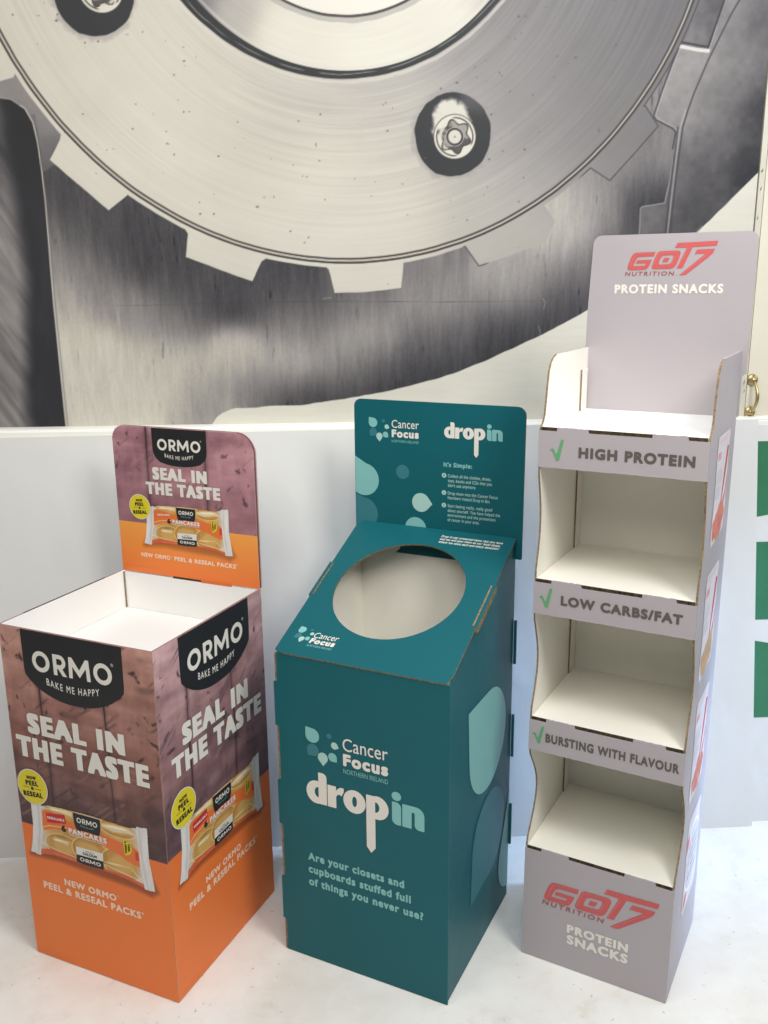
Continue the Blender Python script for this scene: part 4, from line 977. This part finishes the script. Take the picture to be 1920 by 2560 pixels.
flat(mb, DH2, drop(.0145, 1.0265, .0395, -.075, 1.082, clip=cl), LTEAL, .0006); flat(mb, DH2, drop(.0120, .9430, .0385, -.04, .99, clip=cl), MTEAL, .0006)
flat(mb, DH2, ell(.1165, 1.0525, .0170, .0170), MTEAL, .0006); flat(mb, DH2, drop(.1635, .9832, .0226, .1925, .9815), PTEAL, .0006)
flat(mb, DH2, drop(.150, .9195, .0270, .150, .885), LTEAL, .0006); flat(mb, DH2, drop(.0777, .9080, .0150, .0777, .885), PTEAL, .0006)
mb.build('drop_print', dhp)

# ------------------------------------------------------------------ lilac snack stand
GW, GD = .3215, .292
a = R(-32.2918); exg = np.array((math.cos(a), math.sin(a))); eyg = np.array((-math.sin(a), math.cos(a)))
c = np.array((.6724, -.6129)) - exg * GW / 2 + eyg * GD / 2
st = thing('shelf_stand', 'tall lilac grey cardboard snack stand with three open shelves and red logos', 'display stand', (c[0], c[1], .0012), a)
GF = Fr((-GW / 2, -GD / 2, 0), (1, 0, 0), (0, 0, 1)); GR = Fr((GW / 2, -GD / 2, 0), (0, 1, 0), (0, 0, 1)); GL = Fr((-GW / 2, -GD / 2, 0), (0, 1, 0), (0, 0, 1))
GB = Fr((-GW / 2, GD / 2, 0), (1, 0, 0), (0, 0, 1)); GBo = Fr((GW / 2, GD / 2, 0), (-1, 0, 0), (0, 0, 1))
def curve(z0, z1, amp, n=14): return [(amp * math.sin(math.pi * k / n) ** 1.25, z0 + (z1 - z0) * k / n) for k in range(n + 1)]
edge = [(T, 0)] + [(T, .276)] + [(max(T, x + .001), z) for x, z in curve(.279, .512, .056)] + [(T, .5125), (T, .587)] + [(max(T, x + .001), z) for x, z in curve(.590, .822, .034)] + [(T, .8225), (T, .8935)] + \
       [(max(T, x + .001), z) for x, z in curve(.897, 1.128, .021)] + [(T, 1.1285), (T, 1.2015), (.006, 1.206), (.016, 1.213), (.025, 1.228), (.031, 1.255), (.036, 1.285), (.042, 1.312), (.052, 1.328), (.066, 1.337), (.085, 1.3425)]
top = [(.338, 1.3425), (.338, 1.302), (.324, 1.292), (.306, 1.288), (GD, 1.280), (GD, 0)]
sl = list(reversed(edge)); sl = [(GD, 0)] + list(reversed(top[:-1])) + sl   # counter-clockwise seen from the right
mb = MB()
def gedge(p, q): return KRAFT if (p[0] < .2 and p[1] > .27 and q[1] > .27) else LILAC
panel(mb, GR, sl, T, LILAC, CREAM, LILAC, edge_of=gedge); gr = mb.build('side_panel', st)
GLo = Fr((-GW / 2, -GD / 2, 0), (0, 1, 0), (0, 0, 1))
mb = MB(); panel(mb, Fr((-GW / 2 + T, -GD / 2, 0), (0, 1, 0), (0, 0, 1)), sl, T, CREAM, LILAC, LILAC, edge_of=gedge); mb.build('side_panel', st)

# snack bag pictures on the right side
BAGM = attr_mat('snack_bag_print', .45, .4)
def bag_paint(kind):
    h = .0014; wd, ht = .16, .235; nx, ny = int(wd / h) + 1, int(ht / h) + 1
    X, Y = np.meshgrid(np.arange(nx) * h, np.arange(ny) * h); ins = lambda s, a=.001: 1 - ss(-a, a, s)
    out = s_poly(X, Y, [(.006, .015), (.02, .0), (.145, .012), (.156, .05), (.15, .2), (.155, .222), (.150, .232), (.016, .232), (.012, .205), (.014, .1)])
    C = np.zeros(X.shape + (3,)) + np.array((222., 216, 220)); C += (fbm(X * 60, Y * 60, 500 + kind, 3) * 20)[..., None]
    C = mix(C, (206, 200, 206), ins(np.abs(Y - .206) - .001) * .9)
    C = mix(C, (214, 150, 156), ((X * 90 % 1) < .45) * ins(s_box(X, Y, .025, .213, .14, .226)) * .5)
    if kind < 3:
        C = mix(C, (196, 40, 60), ins(s_poly(X, Y, [(.128, .20), (.148, .195), (.13, .14), (.105, .085), (.10, .06), (.088, .06), (.10, .10), (.112, .15)])))
        C = mix(C, (200, 56, 72), ins(s_poly(X, Y, [(.150, .135), (.142, .105), (.12, .08), (.115, .06), (.14, .08), (.152, .11)])) * .9)
        C = mix(C, (212, 84, 96), ((X * 130 % 1) < .6) * ins(s_box(X, Y, .022, .182, .058, .198)) * .9)
        C = mix(C, (170, 178, 186), ((X * 85 % 1) < .55) * ins(s_box(X, Y, .018, .10, .075, .125)) * .7); C = mix(C, (176, 182, 190), ((X * 70 % 1) < .6) * ins(s_box(X, Y, .016, .13, .085, .160)) * .6)
        f = [(216, 118, 88), (204, 158, 116), (206, 108, 92)][kind]
        food = s_poly(X, Y, [(.03, .012), (.02, .05), (.06, .065), (.09, .085), (.13, .08), (.15, .05), (.13, .015), (.08, .006)]) + fbm(X * 40, Y * 40, 520 + kind, 3) * .02
        C = mix(C, f, ins(food)); C = mix(C, (196, 88, 84) if kind != 1 else (160, 150, 120), ins(food) * ss(.0, .25, fbm(X * 50, Y * 50, 530 + kind, 3)) * .8); C = mix(C, (244, 206, 190), ins(food) * ss(.18, .3, fbm(X * 70, Y * 30, 540 + kind, 3)) * .8)
    else:
        rr = np.hypot(X - .09, Y - .115)
        C = mix(C, (214, 208, 214), ins(rr - .085)); C = mix(C, (244, 242, 244), ins(np.abs(rr - .08) - .004))
        for q in range(5): C = mix(C, (128, 124, 136), ((X * (60 + q * 7) % 1) < .55) * ins(s_box(X, Y, .04, .07 + q * .019, .14, .081 + q * .019)) * .75 * (fbm(X * 60, Y * 10, 560 + q, 2) > -.2))
        C = mix(C, (220, 70, 90), ins(s_poly(X, Y, [(.012, .18), (.03, .20), (.04, .175), (.018, .15)]))); C = mix(C, (214, 96, 100), ins(s_poly(X, Y, [(.014, .01), (.03, .045), (.06, .04), (.04, .012)])))
    return C, h, out < .0006
for i, (x0, z0, z1) in enumerate(((.076, .978, 1.198), (.070, .697, .926), (.078, .418, .652), (.100, .132, .368))):
    C, h, keep = bag_paint(i); k = (z1 - z0) / .235
    sheet('snack_bag_print', GR, 0, 0, h, C, BAGM, .0007, gr, keep, fn=lambda X, Y, x0=x0, z0=z0, k=k: (x0 + X * .98, z0 + Y * k))

# back panel and the flaps folded along the side walls
mb = MB(); panel(mb, GBo, rrect(T, 0, GW - T, 1.199, 0), T, LILAC, CREAM, LILAC)
mb.build('back_panel', st)
for z0, z1 in ((.279, .581), (.590, .889), (.897, 1.199), (1.209, 1.297)):
    mb = MB(); mb.box((-GW / 2 + T + .0005, GD / 2 - .0445, z0), (-GW / 2 + T + .0032, GD / 2 - T - .001, z1), CREAM)
    mb.box((-GW / 2 + T + .0005, GD / 2 - .0463, z0), (-GW / 2 + T + .0034, GD / 2 - .0447, z1), KRAFT)
    mb.build('inner_flap', st)
    mb = MB(); mb.box((GW / 2 - T - .0032, GD / 2 - .0445, z0), (GW / 2 - T - .0005, GD / 2 - T - .001, z1), CREAM); mb.build('inner_flap', st)
# shelves: top tray and three floors, double board with open flutes at the front
for zt, m in ((1.2080, WHITE), (.8965, CREAM), (.5893, CREAM), (.2785, CREAM)):
    mb = MB(); x0, x1 = -GW / 2 + T + .0006, GW / 2 - T - .0006
    mb.box((x0, -GD / 2 + .0036, zt - .007), (x1, GD / 2 + .002 if zt > 1.2 else GD / 2 - T - .0006, zt), m)
    for k, (za, zb) in enumerate(((zt - .0068, zt - .0038), (zt - .0032, zt - .0004))): mb.box((x0, -GD / 2 + .0016, za), (x1, -GD / 2 + .0035, zb), DARKKRAFT)
    mb.build('shelf', st)
# front strips with notched upper edges
def strip(name, z0, zt):
    slots = [(.0, .0365), (.100, .2185), (.2845, GW)]; P = [(GW, z0 - .0)]
    up_ = zt + .0005; dn = zt - .0072
    pts = []; x = GW
    tops = [(.2845, .2185), (.100, .0365)]
    pts += [(GW, dn), (.2845, dn)]
    pts += [(.2825, up_ - .001)] + [(q, v) for q, v in reversed(rough_line((.2215, up_), (.2815, up_), 14, .0007))] + [(.2195, up_ - .001), (.2185, dn)]
    pts += [(.100, dn), (.098, up_ - .001)] + [(q, v) for q, v in reversed(rough_line((.0395, up_), (.097, up_), 14, .0007))] + [(.0375, up_ - .001), (.0365, dn), (0, dn)]
    loop = [(0, z0)] + [(q, v) for q, v in rough_line((.002, z0), (GW - .002, z0), 40, .0005)] + [(GW, z0)] + pts
    if z0 == 0: loop = [(0, 0), (GW, 0)] + pts
    mb = MB(); panel(mb, GF, loop, .0028 if z0 > 0 else .0030, LILAC, CREAM, LILAC); return mb.build(name, st)
def tick(mb, x, z, k=1.0):
    flat(mb, GF, [(x + px * k, z + pz * k) for px, pz in ((0, .0190), (.0035, .0238), (.0075, .0225), (.0110, .0150), (.0135, .0120), (.0158, .0190), (.0215, .0412), (.0275, .0420), (.0255, .0330), (.0190, .0), (.0128, 0), (.0085, .0115), (.0050, .0185))], GREEN, .0007)
s1 = strip('front_strip', 1.1285, 1.2080); mb = MB(); tick(mb, .0243, 1.1440); text(mb, GF, 'HIGH PROTEIN', .0815, .2985, 1.1525, 1.1735, GREYINK, .0007, bold=.055, res=20); mb.build('claim_lettering', s1)
s2 = strip('front_strip', .8218, .8965); mb = MB(); tick(mb, .0128, .8385); text(mb, GF, 'LOW CARBS/FAT', .0583, .2975, .8480, .8685, GREYINK, .0007, bold=.055, res=20); mb.build('claim_lettering', s2)
s3 = strip('front_strip', .5128, .5893); mb = MB(); tick(mb, .0075, .5320, .96); text(mb, GF, 'BURSTING WITH FLAVOUR', .0373, .3122, .5375, .5580, GREYINK, .0007, bold=.045, res=18); mb.build('claim_lettering', s3)

def logo_g7(mb, fr, x0, y0, k, d):
    f = lambda px, py: (x0 + (px - 160) * .134e-3 * k, y0 + (585 - py) * .1307e-3 * k)
    G_ = [(580, 225), (565, 290), (345, 297), (318, 306), (298, 325), (275, 372), (252, 424), (256, 438), (418, 434), (438, 424), (447, 398), (290, 398), (309, 347), (532, 345), (505, 420), (488, 455), (462, 483), (425, 497), (195, 501), (168, 490), (160, 462), (185, 375), (215, 292), (245, 248), (285, 230)]
    flat(mb, fr, [f(*q) for q in reversed(G_)], CORAL, d)
    oo = [(650, 217), (925, 211), (955, 225), (965, 250), (945, 330), (905, 435), (880, 468), (835, 487), (570, 490), (545, 480), (538, 455), (560, 380), (595, 280), (618, 235)]
    hh = [(715, 283), (845, 279), (862, 296), (845, 355), (826, 398), (800, 414), (655, 420), (640, 402), (655, 350), (680, 300)]
    def fn(X, Y): return SUB(s_poly(X, Y, [(q[0] / 1000, -q[1] / 1000) for q in oo]), s_poly(X, Y, [(q[0] / 1000, -q[1] / 1000) for q in hh]))
    flatV(mb, fr, sd_shape(fn, .53, -.495, .97, -.205, .008), CORAL, d, lambda x, y: f(x * 1000, -y * 1000))
    for Pq in ([(720, 320), (805, 320), (780, 382), (695, 385)], [(905, 98), (1503, 80), (1487, 150), (1137, 165), (1003, 482), (918, 484), (1052, 170), (875, 168)],
               [(1205, 203), (1462, 198), (1445, 250), (1400, 300), (1060, 585), (960, 588), (1335, 265), (1170, 270)]):
        flat(mb, fr, [f(*q) for q in reversed(Pq)], CORAL, d)
    # pale inner highlights
    for Pq, w_ in (([(200, 455), (245, 320), (275, 265), (310, 247), (560, 240)], 5), ([(565, 455), (612, 300), (640, 240), (920, 232)], 5), ([(935, 462), (1068, 185)], 5), ([(890, 155), (915, 112)], 5), ([(1000, 572), (1345, 290)], 5), ([(1185, 262), (1212, 215)], 4), ([(660, 432), (815, 428), (845, 405), (880, 300)], 4)):
        for (ax, ay), (bx, by) in zip(Pq[:-1], Pq[1:]):
            L = math.hypot(bx - ax, by - ay); nx_, ny_ = -(by - ay) / L * w_ / 2, (bx - ax) / L * w_ / 2
            q = [f(ax + nx_, ay + ny_), f(bx + nx_, by + ny_), f(bx - nx_, by - ny_), f(ax - nx_, ay - ny_)]
            flat(mb, fr, q, PCORAL, d + .0004)
base = strip('base_panel', 0, .2785)
mb = MB(); logo_g7(mb, GF, .0478, .1425, 1.372, .0007)
text(mb, GF, 'NUTRITION', .0436, .1808, .1443, .1560, DCORAL, .0007, bold=.02, res=14, slant=.18, track=.12); mb.build('brand_logo', base)
mb = MB(); text(mb, GF, 'PROTEIN', .1025, .2365, .0922, .1136, INK, .0007, bold=.055, res=18); text(mb, GF, 'SNACKS', .1030, .2372, .0640, .0872, INK, .0007, bold=.055, res=18); mb.build('snack_lettering', base)
# header card
hl = [(.0060, 1.2085), (.3238, 1.2085), (.3250, 1.290), (.3330, 1.298)] + rrect(.0050, 1.4, .3345, 1.5755, (0, 0, .018, .018), 8)[2:] + [(-.0022, 1.40), (-.0022, 1.300), (.0030, 1.2970)]
mb = MB(); panel(mb, GB, hl, .004, LILAC, LILAC, mat('lilac_card_edge', (168, 158, 152), .8, .2, var=.15, scale=120), d=-.0025); gh = mb.build('header_panel', st)
GHf = Fr((-GW / 2, GD / 2 + .0025, 0), (1, 0, 0), (0, 0, 1))
mb = MB(); d_ = .0007
logo_g7(mb, GHf, .0800, 1.4929, .995, d_); text(mb, GHf, 'NUTRITION', .0755, .1757, 1.4922, 1.5005, DCORAL, d_, bold=.02, res=14, slant=.18, track=.12); mb.build('brand_logo', gh)
mb = MB(); text(mb, GHf, 'PROTEIN SNACKS', .0552, .2757, 1.4560, 1.4748, INK, d_, bold=.05, res=18); mb.build('snack_lettering', gh)
